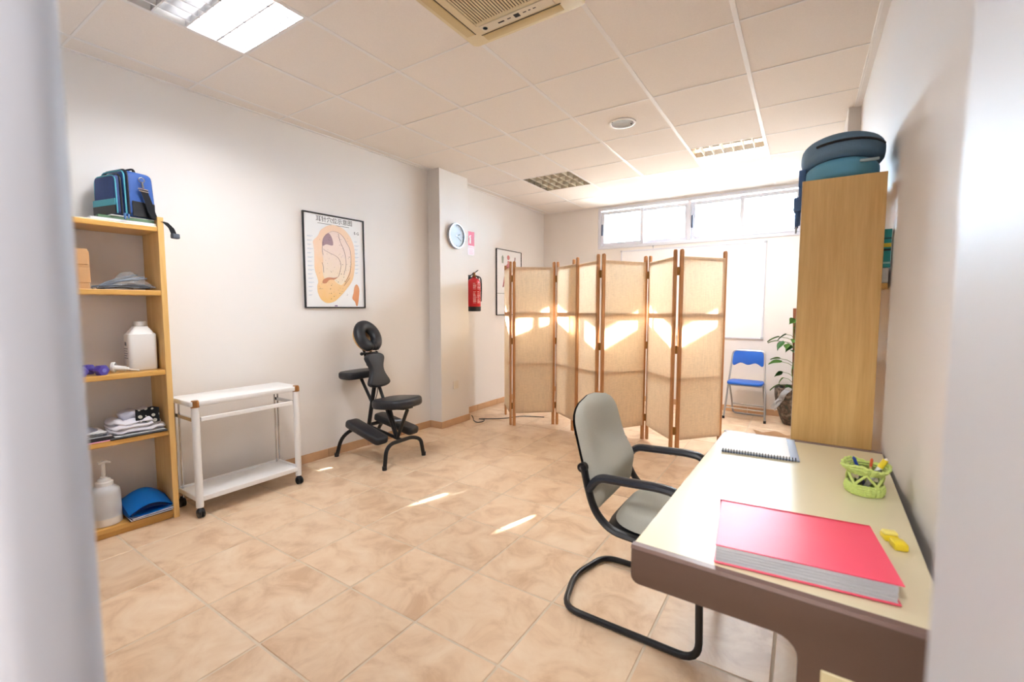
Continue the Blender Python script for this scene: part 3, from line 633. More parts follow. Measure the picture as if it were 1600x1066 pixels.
# ------------------------------------------------------------------ potted plant
pp = thing('potted_plant', 'climbing pothos with moss pole in a mottled dark pot', 'plant', (0.885, 3.26, 0))
def pot_mat():
    m = mat('mottled_glaze', (84, 84, 80), 0.45, noise=0.0); nt = m.node_tree; b = nt.nodes['Principled BSDF']
    tc = nt.nodes.new('ShaderNodeTexCoord'); n = nt.nodes.new('ShaderNodeTexNoise'); n.inputs['Scale'].default_value = 28; n.inputs['Detail'].default_value = 5
    nt.links.new(tc.outputs['Object'], n.inputs['Vector']); cr = nt.nodes.new('ShaderNodeValToRGB'); e = cr.color_ramp.elements
    e[0].position = .38; e[0].color = (*lin((44, 54, 52)), 1); e[1].position = .68; e[1].color = (*lin((136, 128, 118)), 1); x = e.new(.5); x.color = (*lin((92, 76, 66)), 1)
    nt.links.new(n.outputs['Fac'], cr.inputs[0]); nt.links.new(cr.outputs[0], b.inputs['Base Color']); return m
MB().lathe([(0.0, 0.0), (0.095, 0.0), (0.12, 0.05), (0.165, 0.18), (0.188, 0.32), (0.190, 0.415), (0.182, 0.42), (0.176, 0.40), (0.172, 0.37)], 28, cap=False).done('pot', pot_mat(), pp)
MB().lathe([(0.175, 0.372), (0.10, 0.385), (0.0, 0.39)], 24, cap=False).done('soil', mat('soil', (52, 42, 34), 0.95, noise=0.3, nscale=60), pp)
MB().tube([(0.01, 0, 0.36), (0.0, 0, 0.8), (-0.015, 0.0, 1.30)], 0.03, 12).done('moss_pole', mat('coir', (132, 78, 50), 0.95, noise=0.3, nscale=70, bump=0.8, bscale=90), pp)
M_leaf = mat('pothos_leaf', (96, 142, 60), 0.38, noise=0.35, nscale=26); M_leaf2 = mat('pothos_leaf_dark', (64, 112, 50), 0.38, noise=0.3, nscale=26)
def leaf_me(m):
    prof = [(0, 0.0), (0.12, 0.34), (0.3, 0.42), (0.55, 0.33), (0.8, 0.15), (1.0, 0.0)]
    b = MB()
    b.grid(lambda u, v: Vector((u, (v-0.5)*2*(0.36*math.sin(PI*min(1, u**0.75))*(1-0.35*u)), -0.25*u*u+0.10*abs(v-0.5)*2)), 8, 5, 0.006)
    me = bpy.data.meshes.new('leaf'); b.bm.to_mesh(me); b.bm.free(); me.materials.append(m)
    for p in me.polygons: p.use_smooth = True
    return me
LM = [leaf_me(M_leaf), leaf_me(M_leaf2)]
stems = MB(); rr = random.Random(11)
leaves = [(-0.19,-0.05,0.98,-2.9,0.13),(-0.14,-0.06,0.93,-2.2,0.13),(-0.09,-0.07,0.90,-1.7,0.11),(-0.20,0.0,0.93,2.9,0.11),(-0.11,-0.04,1.01,-2.7,0.11),(-0.15,-0.05,0.70,-2.5,0.15),(-0.17,0.02,0.73,3.0,0.10),(-0.13,-0.04,0.585,-2.9,0.10),(-0.12,-0.02,0.52,-2.7,0.08),(-0.16,-0.03,0.44,-2.9,0.12),(-0.05,-0.10,0.44,-1.9,0.10),(-0.04,-0.06,1.18,-1.8,0.12),(-0.03,-0.05,1.08,-1.2,0.11),(-0.03,-0.06,0.83,-1.5,0.11),(0.0,-0.07,0.66,-1.5,0.10),(0.05,-0.06,1.24,-0.6,0.11),(0.06,-0.05,0.98,-0.5,0.12),(0.07,-0.05,0.76,-0.4,0.12),(0.06,0.05,1.12,0.8,0.12),(-0.05,0.06,0.88,2.2,0.12),(-0.03,-0.05,0.95,-1.6,0.10)]
for k, (x, y, z, a, s) in enumerate(leaves):
    zs = max(0.38, z-0.06); stems.tube([(0.012*math.cos(k), -0.03, zs), (x*0.45, y*0.7-0.01, (z+zs)/2+0.02), (x*0.85, y*0.9, z)], 0.003, 5)
    o = link('leaf', LM[k % 3 == 1], pp); o.matrix_local = T(x*0.85, y*0.9, z) @ Rz(a) @ Ry(rr.uniform(-0.1, 0.7)) @ Rx(rr.uniform(-0.7, 0.7)) @ Matrix.Scale(s, 4)
stems.tube(catmull([(0.03, -0.03, 0.38), (-0.03, -0.03, 0.6), (0.02, -0.035, 0.85), (-0.03, -0.03, 1.05), (0.0, -0.03, 1.25)], 5, False), 0.005, 6)
stems.done('stems', mat('green_stem', (110, 128, 64), 0.6), pp)
pb = thing('plastic_bag', 'crumpled clear plastic bag hanging at the pot rim beside the cabinet', 'bag', (0.80, 3.055, 0.235))
MB().grid(lambda u, v: Vector((-0.10+0.14*u+0.03*math.sin(9*v+5*u), 0.012*math.sin(14*u+3*v)+0.010*math.cos(11*v), 0.20*u-0.06*v*(1-u)+0.012*math.sin(17*v))), 14, 9, 0.001).done('film', mat('clear_film', (226, 230, 236), 0.15, alpha=0.55), pb)
cp = tag(MB().grid(lambda u, v: Vector((0.62+0.36*u-0.08*v, 2.42+0.24*v+0.04*u, 0.004+0.018*abs(math.sin(5*u+2*v))*(0.4+v)+0.004*math.sin(13*u))), 14, 8, 0.001).done('brown_paper', mat('kraft_paper', (206, 164, 124), 0.7)), 'crumpled brown paper lying on the floor by the pot', 'paper')

# ------------------------------------------------------------------ oak cabinet by the right wall
CX0, CX1, CY0, CY1, CH = 0.918, 1.199, -0.318, 0.47, 1.84
cbn = thing('bookcase', 'tall oak laminate bookcase seen from its plain side behind the desk', 'bookcase', (CX0, CY0, 0))
cw, cdp = CX1-CX0, CY1-CY0
MB().box((0, 0, 0), (cw, 0.022, CH), 0.0015, 1).done('side_panel', M_oak, cbn, 0)
MB().box((0, cdp-0.022, 0), (cw, cdp, CH), 0.0015, 1).done('side_panel', M_oak, cbn, 0)
for z in (0.05, 0.42, 0.74, 1.06, 1.381, CH-0.024):
    MB().box((0.003, 0.022, z), (cw+(0.022 if z == 1.381 else 0.0), cdp-0.022, z+0.024), 0.001, 1).done('shelf', M_oak_h, cbn, 0)
MB().box((0.012, 0.022, 0), (0.03, cdp-0.022, 0.05)).done('plinth', M_oak_h, cbn, 0)
MB().box((-0.0012, 0.0005, 0), (0.0, 0.0215, CH)).done('edge_band', mat('pale_edge', (238, 226, 206), 0.4), cbn, 0)
tb = tag(MB().box((1.115, -0.285, 1.467), (1.226, -0.255, 1.620), 0.001, 1).done('teal_book', mat('teal_cover', (40, 158, 156), 0.4, noise=0.2, nscale=18)), 'teal book standing on papers in the gap between bookcase and right wall', 'book')
for z, h, c in ((1.548, 0.016, (226, 206, 70)), (1.534, 0.008, (30, 60, 60)), (1.482, 0.008, (150, 210, 206)), (1.58, 0.006, (20, 90, 92))):
    MB().box((1.118, -0.2856, z), (1.2255, -0.2851, z+h)).done('cover_print', mat('cover_print', c, 0.5), tb, 0)
tag(MB().box((1.07, -0.290, 1.4055), (1.222, -0.10, 1.4665), 0.004, 2).done('paper_pile', mat('grey_white_paper', (214, 214, 212), 0.6, noise=0.1, nscale=120)), 'pile of grey-white papers under the teal book', 'papers')

# round pads on top of the bookcase
M_denim = mat('slate_blue_cloth', (104, 134, 160), 0.8, noise=0.14, nscale=220, bump=0.3, bscale=500)
M_teal = mat('sky_blue_vinyl', (108, 178, 210), 0.5, noise=0.08, nscale=12)
def oval(a, b, n=28): return [(a*math.cos(2*PI*k/n), b*math.sin(2*PI*k/n)) for k in range(n)]
c1 = thing('round_cushion', 'light blue vinyl round cushion directly on top of the bookcase', 'cushion', (1.058, -0.10, CH))
MB().prism(oval(0.135, 0.20), 0.001, 0.088, bev=0.028, seg=4).done('pad', M_teal, c1)
MB().box((0.052, -0.1865, 0.058), (0.115, -0.17, 0.068), 0.002, 1, M=Rz(0.0)).done('woven_tag', mat('pale_tag', (190, 214, 220), 0.6), c1)
c2 = thing('round_cushion', 'slate blue zipped round cushion resting on the light blue one', 'cushion', (1.057, -0.09, CH+0.0885))
MB().prism(oval(0.152, 0.225, 32), 0.0, 0.098, bev=0.036, seg=5, M=Ry(0.02)).done('pad', M_denim, c2)
MB().tube([(0.1525*math.cos(a), 0.2255*math.sin(a), 0.058+0.002*math.cos(a)) for a in [math.radians(232+5*k) for k in range(22)]], 0.0052, 6).done('zip', M_ink, c2)
st = thing('strap', 'folded blue webbing strap hanging in front of the bookcase top', 'strap', (CX0-0.002, -0.10, CH))
M_wb = mat('blue_webbing', (84, 116, 166), 0.75)
for z0, z1, x0, x1, y0, y1 in ((0.012, 0.092, -0.016, 0.012, -0.05, 0.02), (-0.045, 0.012, -0.014, 0.0, -0.045, 0.02), (-0.090, -0.030, -0.032, -0.001, -0.06, 0.02), (-0.165, -0.085, -0.026, -0.010, -0.03, -0.004), (-0.150, -0.080, -0.014, -0.003, 0.0, 0.022)):
    MB().box((x0, y0, z0), (x1, y1, z1), 0.0055, 3).done('webbing_loop', M_wb, st)
MB().tube([(-0.018, -0.02, -0.150), (-0.018, -0.005, -0.165), (-0.018, -0.02, -0.185), (-0.018, -0.035, -0.165)], 0.004, 6, closed=True).done('buckle', M_silver, st)

# ------------------------------------------------------------------ desk
M_brown = mat('brown_laminate', (92, 70, 58), 0.5, noise=0.06, nscale=300, bump=0.1, bscale=600)
M_desk = mat('ivory_desk_top', (226, 216, 184), 0.24, spec=0.5)
dk = thing('desk', 'ivory topped office desk with brown end panels along the right wall', 'desk', (0.622, -1.605, 0), -0.030)
DW, DL, DH = 0.565, 1.238, 0.74
MB().box((0.0, 0.026, DH-0.022), (DW, DL-0.026, DH), 0.002, 1).done('top', M_desk, dk, 0)
def end_panel(y0, y1, near):
    o = [(0.0, DH-0.004), (0.0, DH-0.070)]
    o += [(0.02+0.02*math.cos(a), DH-0.070+0.02*math.sin(a)) for a in [PI+PI/2*k/4 for k in range(1, 5)]]
    o += [(0.3, DH-0.088)] + [(0.30+0.04*math.sin(a), DH-0.128+0.04*math.cos(a)) for a in [PI/2*k/5 for k in range(6)]]
    o += [(0.34, 0.0), (DW, 0.0), (DW, DH-0.004)]
    o = o[::-1]
    p = MB().prism(o, -y1, -y0, M=Matrix(((1,0,0,0),(0,0,-1,0),(0,1,0,0),(0,0,0,1))), bev=0.004, seg=2).done('end_panel', M_brown, dk, 30)
    MB().prism([(y0, DH-0.004), (y0+0.004, DH+0.003), (y1-0.004, DH+0.003), (y1, DH-0.004)], 0.0, DW, M=Matrix(((0,0,1,0),(1,0,0,0),(0,1,0,0),(0,0,0,1)))).done('end_cap', mat('brown_edging', (116, 92, 84), 0.3), p, 0)
    return p
pn = end_panel(0.0, 0.026, True); pf = end_panel(DL-0.026, DL, False)
MB().box((0.378, -0.004, 0.04), (DW-0.02, 0.002, DH-0.128), 0.002, 1).done('inset_panel', mat('ivory_inset', (214, 200, 158), 0.5), pn, 0)
MB().box((DW-0.05, 0.026, 0.30), (DW-0.03, DL-0.026, DH-0.022)).done('modesty_panel', M_brown, dk, 0)

nb = thing('notebook', 'open spiral notebook with white page at the far end of the desk', 'notebook', (0.694, -0.722, DH), 0.075)
MB().box((0.0, 0.004, 0.0005), (0.262, 0.300, 0.006), 0.001, 1).done('grey_cover', mat('slate_cover', (142, 154, 178), 0.4), nb, 0)
MB().box((0.001, 0.006, 0.006), (0.232, 0.296, 0.0125), 0.001, 1).done('page_block', M_paper, nb, 0)
for k in range(26):
    MB().tube([(0.006+k*0.0097, 0.004+0.0075*math.cos(a), 0.0075+0.0075*math.sin(a)) for a in [2*PI*q/8 for q in range(8)]], 0.0014, 4, closed=True).done('wire_ring', M_dark, nb, 0)

fo = thing('display_folder', 'red presentation folder full of clear sleeves on the near desk edge', 'folder', (0.800, -1.578, DH), 0.095)
M_pink = mat('red_polypropylene', (240, 76, 106), 0.36, spec=0.6)
MB().box((0.0, 0.0, 0.0035), (0.325, 0.275, 0.006), 0.001, 1).done('back_cover', M_pink, fo, 0)
MB().box((0.0, 0.0, 0.0), (0.327, 0.275, 0.0025), 0.0008, 1, M=T(0.002, 0.006, 0.040) @ Rx(-0.012)).done('front_cover', M_pink, fo, 0)
MB().tube([(0.0, 0.272+0.016*math.cos(a), 0.0225+0.018*math.sin(a)) for a in [-PI/2+PI*k/8 for k in range(9)]], 0.0013, 6, M=None).done('spine_edge', M_pink, fo)
MB().grid(lambda u, v: Vector((0.001+0.325*v, 0.272+0.014*math.cos(-PI/2+PI*u), 0.0228+0.0182*math.sin(-PI/2+PI*u))), 9, 2, 0.0015).done('spine', M_pink, fo, 60)
M_sleeve = mat('clear_sleeves', (216, 217, 222), 0.3, noise=0.06, nscale=200)
for k in range(15):
    MB().box((0.003, 0.004+0.0012*(k % 3), 0.0066+k*0.0022), (0.320-0.002*(k % 2), 0.268, 0.0066+k*0.0022+0.0014)).done('clear_sleeve', M_sleeve, fo, 0)

yc = thing('sticky_flag_holder', 'small yellow plastic clip block beside the red folder', 'stationery', (1.150, -1.245, DH), 0.2)
M_yel = mat('yellow_plastic', (240, 214, 50), 0.35)
MB().box((-0.018, 0.0, 0.0), (0.012, 0.035, 0.014), 0.004, 2).done('base', M_yel, yc)
MB().box((-0.018, 0.004, 0.014), (0.010, 0.026, 0.022), 0.003, 2).done('tab', mat('pale_yellow', (248, 234, 130), 0.4), yc)
MB().box((-0.014, -0.045, 0.0), (0.014, -0.008, 0.018), 0.005, 2).done('lower_block', M_yel, yc)

pc = thing('pen_cup', 'lime green crocheted cover on a glass jar used as pen cup', 'pen holder', (1.122, -0.912, DH))
M_wool = mat('lime_yarn', (206, 224, 132), 0.85, noise=0.12, nscale=150, bump=0.8, bscale=260)
def yarn_ring(r, z, n, amp, rad, wob=0.0): return [(( r+amp*math.cos(n*a))*math.cos(a), (r+amp*math.cos(n*a))*math.sin(a), z+wob*math.sin(3*a+1)+amp*0.6*math.sin(n*a)) for a in [2*PI*k/(n*4) for k in range(n*4)]]
MB().lathe([(0.0, 0.004), (0.036, 0.004), (0.040, 0.012), (0.040, 0.082), (0.038, 0.084), (0.038, 0.012)], 24, cap=False).done('glass_jar', mat('jar_glass', (236, 240, 238), 0.05, trans=1.0), pc)
kb = MB()
for q in range(5): kb.tube(yarn_ring(0.044+0.003*math.sin(q/4*PI), 0.006+q*0.0062, 22, 0.0018, 0), 0.0042, 6, closed=True)
kb.lathe([(0.0, 0.001), (0.044, 0.001), (0.046, 0.006)], 22, cap=False)
kb.done('crochet_base', M_wool, pc)
nt_ = MB()
for k in range(5):
    a0 = 2*PI*k/5+0.3
    for s in (1, -1):
        nt_.tube([(0.0445*math.cos(a0+s*2*PI/5*t*0.5), 0.0445*math.sin(a0+s*2*PI/5*t*0.5), 0.034+0.034*t) for t in [i/8 for i in range(9)]], 0.0038, 6)
nt_.done('crochet_mesh', M_wool, pc)
kt = MB()
for q in range(3): kt.tube(yarn_ring(0.043+0.006*q, 0.068+q*0.0065, 20, 0.0016, 0, 0.0015*q), 0.0042, 6, closed=True)
kt.tube(yarn_ring(0.0575, 0.087, 20, 0.002, 0, 0.006), 0.0042, 6, closed=True)
kt.done('crochet_frill', M_wool, pc)
def pen(label, x, y, tip, cols, r=0.0042, name='pen', cat='pen'):
    t = thing(name, label, cat, (1.122+x, -0.912+y, DH+0.012)); d = Vector(tip)
    a = MB().tube([(0, 0, 0), d*0.72], r, 10).done('barrel', cols[0], t)
    MB().tube([d*0.72, d*0.96], r*1.12, 10).done('cap', cols[1], t)
    MB().tube([d*0.96, d], [r*0.8, r*0.4], 10).done('end', cols[-1], t)
M_pblue = mat('pen_blue', (24, 60, 150), 0.35); M_pg = mat('pen_dark_green', (40, 74, 60), 0.4)
pen('blue capped pen leaning left in the green pen cup', 0.006, 0.004, (-0.036, 0.006, 0.094), (M_pblue, M_pblue))
pen('white highlighter with yellow cap leaning right in the pen cup', -0.004, -0.008, (0.052, 0.000, 0.106), (M_white, M_yel, mat('clear_end', (236, 228, 214), 0.3)), 0.0068, 'highlighter', 'marker')
pen('orange-tipped pencil at the back of the pen cup', 0.01, 0.012, (0.008, 0.022, 0.090), (mat('pencil_tan', (214, 176, 110), 0.5), mat('pen_orange', (214, 90, 48), 0.4)), 0.0035, 'pencil', 'pencil')
pen('dark green marker standing in the middle of the pen cup', -0.014, 0.0, (0.008, -0.010, 0.070), (M_pg, M_pg), 0.0055, 'marker', 'marker')

# ------------------------------------------------------------------ office chair
M_tweed = mat('grey_tweed', (196, 196, 186), 0.95, noise=0.16, nscale=420, bump=0.5, bscale=700, spec=0.2)
oc = thing('office_chair', 'grey upholstered cantilever armchair with black frame at the desk', 'chair', (0.36, -0.712, 0))
R_ = 0.0135; hw = 0.243
MB().tube(fillet([(0.10, -hw+0.03, 0.425), (0.305, -hw+0.0, 0.425), (0.315, -hw, 0.016), (-0.235, -hw+0.006, 0.016), (-0.296, 0.0, 0.016), (-0.235, hw-0.006, 0.016), (0.315, hw, 0.016), (0.305, hw, 0.425), (0.10, hw-0.03, 0.425)], 0.075, 6), R_, 12).done('cantilever_tube', M_black, oc)
MB().prism([(p.x, p.y) for p in catmull([(-0.05,-0.20),(0.10,-0.225),(0.30,-0.225),(0.40,-0.20),(0.425,0.0),(0.40,0.20),(0.30,0.225),(0.10,0.225),(-0.05,0.20),(-0.075,0.0)], 4)], 0.395, 0.415, bev=0.006, seg=2).done('seat_shell', M_dark, oc)
def seat_fn(u, v):
    a = 2*PI*u; ex = lambda c: math.copysign(abs(c)**0.62, c)
    rx, ry = 0.235*ex(math.cos(a)), 0.225*ex(math.sin(a)); t = v
    x, y = 0.175+rx*t, ry*t
    e = (1-t**6)
    return Vector((x, y, 0.412+0.058*(e**0.5 if e > 0 else 0)*(1-0.30*math.exp(-((x-0.12)/0.13)**2-(y/0.13)**2)) + 0.012*t))
MB().grid(seat_fn, 41, 12).done('seat_cushion', M_tweed, oc, 70)
# backrest: padded sheet leaning back
LEAN, BH = 0.275, 0.455
Mb = T(-0.108, 0, 0.47) @ Ry(-LEAN)
def back_outline(t): 
    # half width by height 0..0.5
    h = t*0.50
    if h < 0.08: return 0.190+0.035*math.sin(h/0.08*PI/2)
    if h < 0.34: return 0.225+0.004*math.sin((h-0.08)/0.26*PI)
    q = (h-0.34)/0.16; return 0.225*max(0.0, 1-q**3.2)**0.5
def back_fn(u, v):
    w = back_outline(0.004+0.992*v); y = (2*u-1)*w; edge = 1-abs(2*u-1)**4; ve = 1-abs(2*v-1)**6
    pad = 0.050*math.sqrt(max(0, edge))*math.sqrt(max(0, ve)) 
    lumbar = 0.040*math.exp(-((v-0.30)/0.14)**2)*edge - 0.018*math.exp(-((v-0.62)/0.2)**2)*math.exp(-((2*u-1)/0.5)**2)
    wing = 0.010*abs(2*u-1)**2
    return Vector((pad+lumbar+wing, y, BH*v))
MB().grid(back_fn, 21, 25, M=Mb).done('back_cushion', M_tweed, oc, 75)
def shell_fn(u, v):
    w = back_outline(0.004+0.992*v)*1.025; return Vector((-0.008+0.010*abs(2*u-1)**2, (2*u-1)*w, BH*v))
MB().grid(shell_fn, 21, 25, 0.010, M=Mb).done('back_shell', M_dark, oc, 60)
for s in (-1, 1):
    y = s*0.240
    f = MB().tube(fillet([(-0.150, y, 0.662), (-0.132, y, 0.58), (-0.10, y, 0.48), (-0.03, y, 0.415), (0.16, y*0.96, 0.398)], 0.07), 0.021, 8, flat=0.62)
    f.lathe([(0.020, -0.012), (0.020, 0.012)], 14, M=T(-0.152, y, 0.652) @ Rx(PI/2))
    f.done('side_bracket', M_dark, oc)
    MB().tube(fillet([(-0.125, y, 0.565), (-0.085, y, 0.622), (0.16, y, 0.634), (0.232, y, 0.625), (0.245, y, 0.53), (0.20, y, 0.42)], 0.04), 0.024, 10, flat=0.72).done('armrest', mat('dark_armrest', (40, 42, 50), 0.34) if s < 0 else bpy.data.materials['dark_armrest'], oc)
    MB().lathe([(0.008, 0), (0.008, 0.004)], 10, M=T(-0.152, y-0.012, 0.652) @ Rx(PI/2)).done('screw', M_silver, oc)
MB().tube([(0.10, -hw+0.03, 0.425), (0.10, hw-0.03, 0.425)], R_, 10).done('cross_tube', M_black, oc)

# ------------------------------------------------------------------ massage chair (sits astride facing the wall, -x)
mc = thing('massage_chair', 'black folding massage chair with face cradle by the left wall', 'massage chair', (-2.10, 0.0, 0))
def W2(x, y, z): return (x+2.10, y, z)
MB().tube(fillet([W2(-1.838,-0.222,0.0), W2(-1.845,-0.195,0.155), W2(-1.87,-0.12,0.185), W2(-1.87,0.12,0.185), W2(-1.845,0.195,0.155), W2(-1.838,0.222,0.0)], 0.07, 6), 0.0165, 10).done('front_base', M_black, mc)
MB().tube(fillet([W2(-2.452,-0.222,0.0), W2(-2.41,-0.205,0.16), W2(-2.31,-0.18,0.25), W2(-2.31,0.18,0.25), W2(-2.41,0.205,0.16), W2(-2.452,0.222,0.0)], 0.07, 6), 0.0165, 10).done('rear_base', M_black, mc)
for (x, y) in ((-1.838,-0.222), (-1.838,0.222), (-2.452,-0.222), (-2.452,0.222)):
    MB().lathe([(0.0195, 0.0), (0.0195, 0.03)], 10, M=T(*W2(x, y, 0))).done('foot_cap', M_dark, mc)
def bar(nm, a, b, r=0.015): return MB().tube([W2(*a), W2(*b)], r, 8).done(nm, M_black, mc)
bar('lower_strut', (-1.87, 0, 0.185), (-2.31, 0, 0.25))
bar('rear_post', (-2.29, 0, 0.25), (-2.19, 0, 0.68), 0.018)
bar('front_post', (-1.94, 0, 0.20), (-2.16, 0, 0.66), 0.014)
bar('seat_strut', (-1.925, 0.0, 0.195), (-1.80, 0, 0.455))
bar('seat_strut', (-1.955, 0.02, 0.20), (-2.04, 0.02, 0.455))
bar('arm_strut', (-2.235, 0, 0.46), (-2.40, 0, 0.70), 0.014)
bar('head_post', (-2.24, -0.035, 0.80), (-2.335, -0.035, 1.05), 0.011); bar('head_post', (-2.24, 0.035, 0.80), (-2.335, 0.035, 1.05), 0.011)
MB().tube([W2(-2.262,-0.075,0.905), W2(-2.262,0.075,0.905)], 0.010, 8).sphere(W2(-2.262,-0.08,0.905), 0.015).sphere(W2(-2.262,0.08,0.905), 0.015).done('head_clamp', M_dark, mc)
MB().tube(fillet([W2(-2.17,0.012,0.66), W2(-2.20,0.03,0.55), W2(-2.24,0.03,0.47), W2(-2.26,0.01,0.38)], 0.06), 0.0035, 6).done('cable', M_dark, mc)
for k in range(5): MB().sphere(W2(-2.255+0.008*k-0.016, -0.004, 0.34+0.035*k), 0.007, u=8, v=6).done('adjustment_stud', M_silver if False else M_dark, mc)
pad_o = lambda L, w: rrect(-L/2, -w/2, L/2, w/2, 0.04, 5)
for s in (-1, 1):
    MB().prism(pad_o(0.46, 0.135), -0.032, 0.032, bev=0.020, seg=3, M=T(*W2(-2.12, s*0.165, 0.262)) @ Rz(s*0.06) @ Ry(0.20)).done('knee_pad', M_vinyl, mc)
seat_o = [(p.x, p.y) for p in catmull([(-0.19,-0.075),(-0.12,-0.155),(0.02,-0.175),(0.13,-0.165),(0.19,-0.10),(0.205,0.0),(0.19,0.10),(0.13,0.165),(0.02,0.175),(-0.12,0.155),(-0.19,0.075),(-0.175,0.0)], 4)]
MB().prism(seat_o, -0.038, 0.038, bev=0.026, seg=4, M=T(*W2(-1.93, 0, 0.505)) @ Ry(-0.10)).done('seat', M_vinyl, mc)
MB().box((-0.14, -0.05, -0.055), (0.14, 0.05, -0.036), M=T(*W2(-1.93, 0, 0.505)) @ Ry(-0.10)).done('seat_plate', M_dark, mc)
_h = lambda t: (0.082+0.026*math.cos(2*PI*t)+0.022*t)*(1-abs(2*t-1)**7)**0.5
_t = [0.5-0.5*math.cos(PI*k/26) for k in range(27)]
chest_o = [(-0.15+0.305*t, -_h(t)) for t in _t[1:-1]] + [(-0.15+0.305*t, _h(t)) for t in _t[-2:0:-1]]
# pad frame: local x runs down the pad, local y across, local z out of the pad (towards the sitter)
def face_frame(c, lean, yaw=0.0):
    d = Vector((0.36, 0, -1)).normalized(); n = Vector((1, 0, 0.36)).normalized()
    d = Vector((math.sin(lean), 0, -math.cos(lean))); n = Vector((math.cos(lean), 0, math.sin(lean))); y = n.cross(d)
    return T(*c) @ Rz(yaw) @ Matrix(((d.x, y.x, n.x, 0), (d.y, y.y, n.y, 0), (d.z, y.z, n.z, 0), (0, 0, 0, 1)))
MB().prism(chest_o, -0.028, 0.028, bev=0.016, seg=4, M=face_frame(W2(-2.17, 0, 0.765), 0.26)).done('chest_pad', M_vinyl, mc)
Mh = face_frame(W2(-2.285, 0, 1.048), 0.50)
ring = []
for k in range(33):
    a = math.radians(14+332*k/32); ring.append((0.090*math.cos(a)*1.12, 0.082*math.sin(a), 0.012))
MB().tube(ring, [0.044]+[0.052]*31+[0.044], 14, M=Mh, flat=0.85).sphere(ring[0], 0.038, u=12, v=8, M=Mh).sphere(ring[-1], 0.038, u=12, v=8, M=Mh).done('face_cradle', M_vinyl, mc)
MB().prism(oval(0.125, 0.118), -0.040, -0.030, M=Mh).done('cradle_plate', mat('birch_plate', (222, 180, 130), 0.5), mc)
arm_o = [(p.x, p.y) for p in catmull([(-0.09,-0.16),(0.03,-0.185),(0.085,-0.14),(0.09,0.0),(0.085,0.14),(0.03,0.185),(-0.09,0.16),(-0.12,0.0)], 4)]
MB().prism(arm_o, -0.032, 0.032, bev=0.022, seg=4, M=T(*W2(-2.362, -0.02, 0.715))).done('arm_pad', M_vinyl, mc)

# ------------------------------------------------------------------ white trolley
tr = thing('trolley', 'white two-tier trolley on black casters beside the bookshelf', 'trolley', (-2.165, -1.405, 0), -0.012)
# local: x away from wall is +; front legs at x=0, y=0 and y=0.645
TL = 0.648; TD = 0.295
MB().prism(rrect(-TD, -0.03, 0.018, TL+0.03, 0.02), 0.700, 0.733, bev=0.006).done('top', M_white, tr)
for y in (0.0, TL):
    MB().tube([(0, y, 0.065), (0, y, 0.722)], 0.021, 16).done('leg', M_white, tr)
    MB().lathe([(0.0235, 0.695), (0.0235, 0.728), (0.018, 0.738), (0.0, 0.741)], 16, M=T(0.002, y, 0)).done('corner_cap', M_brass, tr)
    for dy in (-0.012, 0.012): MB().tube([(-TD+0.02, y+dy, 0.06), (-TD+0.02, y+dy, 0.70)], 0.006, 8).done('rear_rod', M_chrome, tr)
    MB().box((-TD+0.02, y-0.006, 0.600), (-0.01, y+0.006, 0.622)).done('slide_rail', M_chrome, tr, 0)
    for x in (0.0, -TD+0.02):
        c = MB().tube([(x, y, 0.036), (x, y, 0.068)], 0.009, 8).done('caster', M_dark, tr)
        MB().tube([(x+0.006, y-0.016, 0.027), (x+0.006, y-0.004, 0.027)], 0.027, 16).tube([(x+0.006, y+0.004, 0.027), (x+0.006, y+0.016, 0.027)], 0.027, 16).done('wheel', M_black, c)
        MB().sphere((x+0.004, y, 0.038), 0.024, u=12, v=8).done('hood', M_dark, c)
MB().box((-0.012, 0.028, 0.600), (0.006, TL-0.028, 0.628), 0.003, 1).done('front_bar', M_white, tr)
MB().box((-TD+0.01, -0.01, 0.108), (0.008, TL+0.01, 0.118)).done('lower_shelf', M_white, tr, 0)
for lo, hi in (((-0.002, 0.0, 0.100), (0.014, TL, 0.132)), ((-TD+0.004, 0.0, 0.100), (-TD+0.016, TL, 0.132)), ((-TD+0.01, -0.016, 0.100), (0.0, -0.004, 0.132)), ((-TD+0.01, TL+0.004, 0.100), (0.0, TL+0.016, 0.132))):
    MB().box(lo, hi, 0.003, 1).done('shelf_lip', M_white, tr)

# ------------------------------------------------------------------ bookshelf and what stands on it
# local frame: x out of the wall, y along it (0 = right end), z up
BS_LOC = (xw(-1.457)+0.004, -1.457, 0); BS_RZ = -AW
BSM = T(*BS_LOC) @ Rz(BS_RZ)
bs = thing('bookshelf', 'open oak bookshelf with five shelves against the left wall', 'bookshelf', BS_LOC, BS_RZ)
BD, BW = 0.283, 0.86
MB().box((0.0, -0.030, 0), (BD, 0.0, 1.842), 0.002, 1).done('side_panel', M_oak, bs, 0)
MB().box((0.0, -BW, 0), (BD, -BW+0.030, 1.842), 0.002, 1).done('side_panel', M_oak, bs, 0)
ZS = {'top': 1.785, 's4': 1.408, 's3': 0.930, 's2': 0.556, 's1': 0.060}
for k, z in ZS.items():
    MB().box((0.002, -BW+0.030, z-0.030), (BD-0.004, -0.030, z), 0.004, 2).done('shelf', M_oak_h, bs, 0)
MB().box((0.235, -BW+0.030, 0.0), (0.262, -0.030, 0.030)).done('plinth', M_oak_h, bs, 0)
MB().box((0.006, -BW+0.032, ZS['top']), (BD-0.012, -0.032, ZS['top']+0.006)).done('shelf_liner', mat('pale_liner', (226, 222, 212), 0.5), bs, 0)
def on(shelf, x, y): v = BSM @ Vector((x, y, 0)); return (v.x, v.y, ZS[shelf]+(0.006 if shelf == 'top' else 0.0))
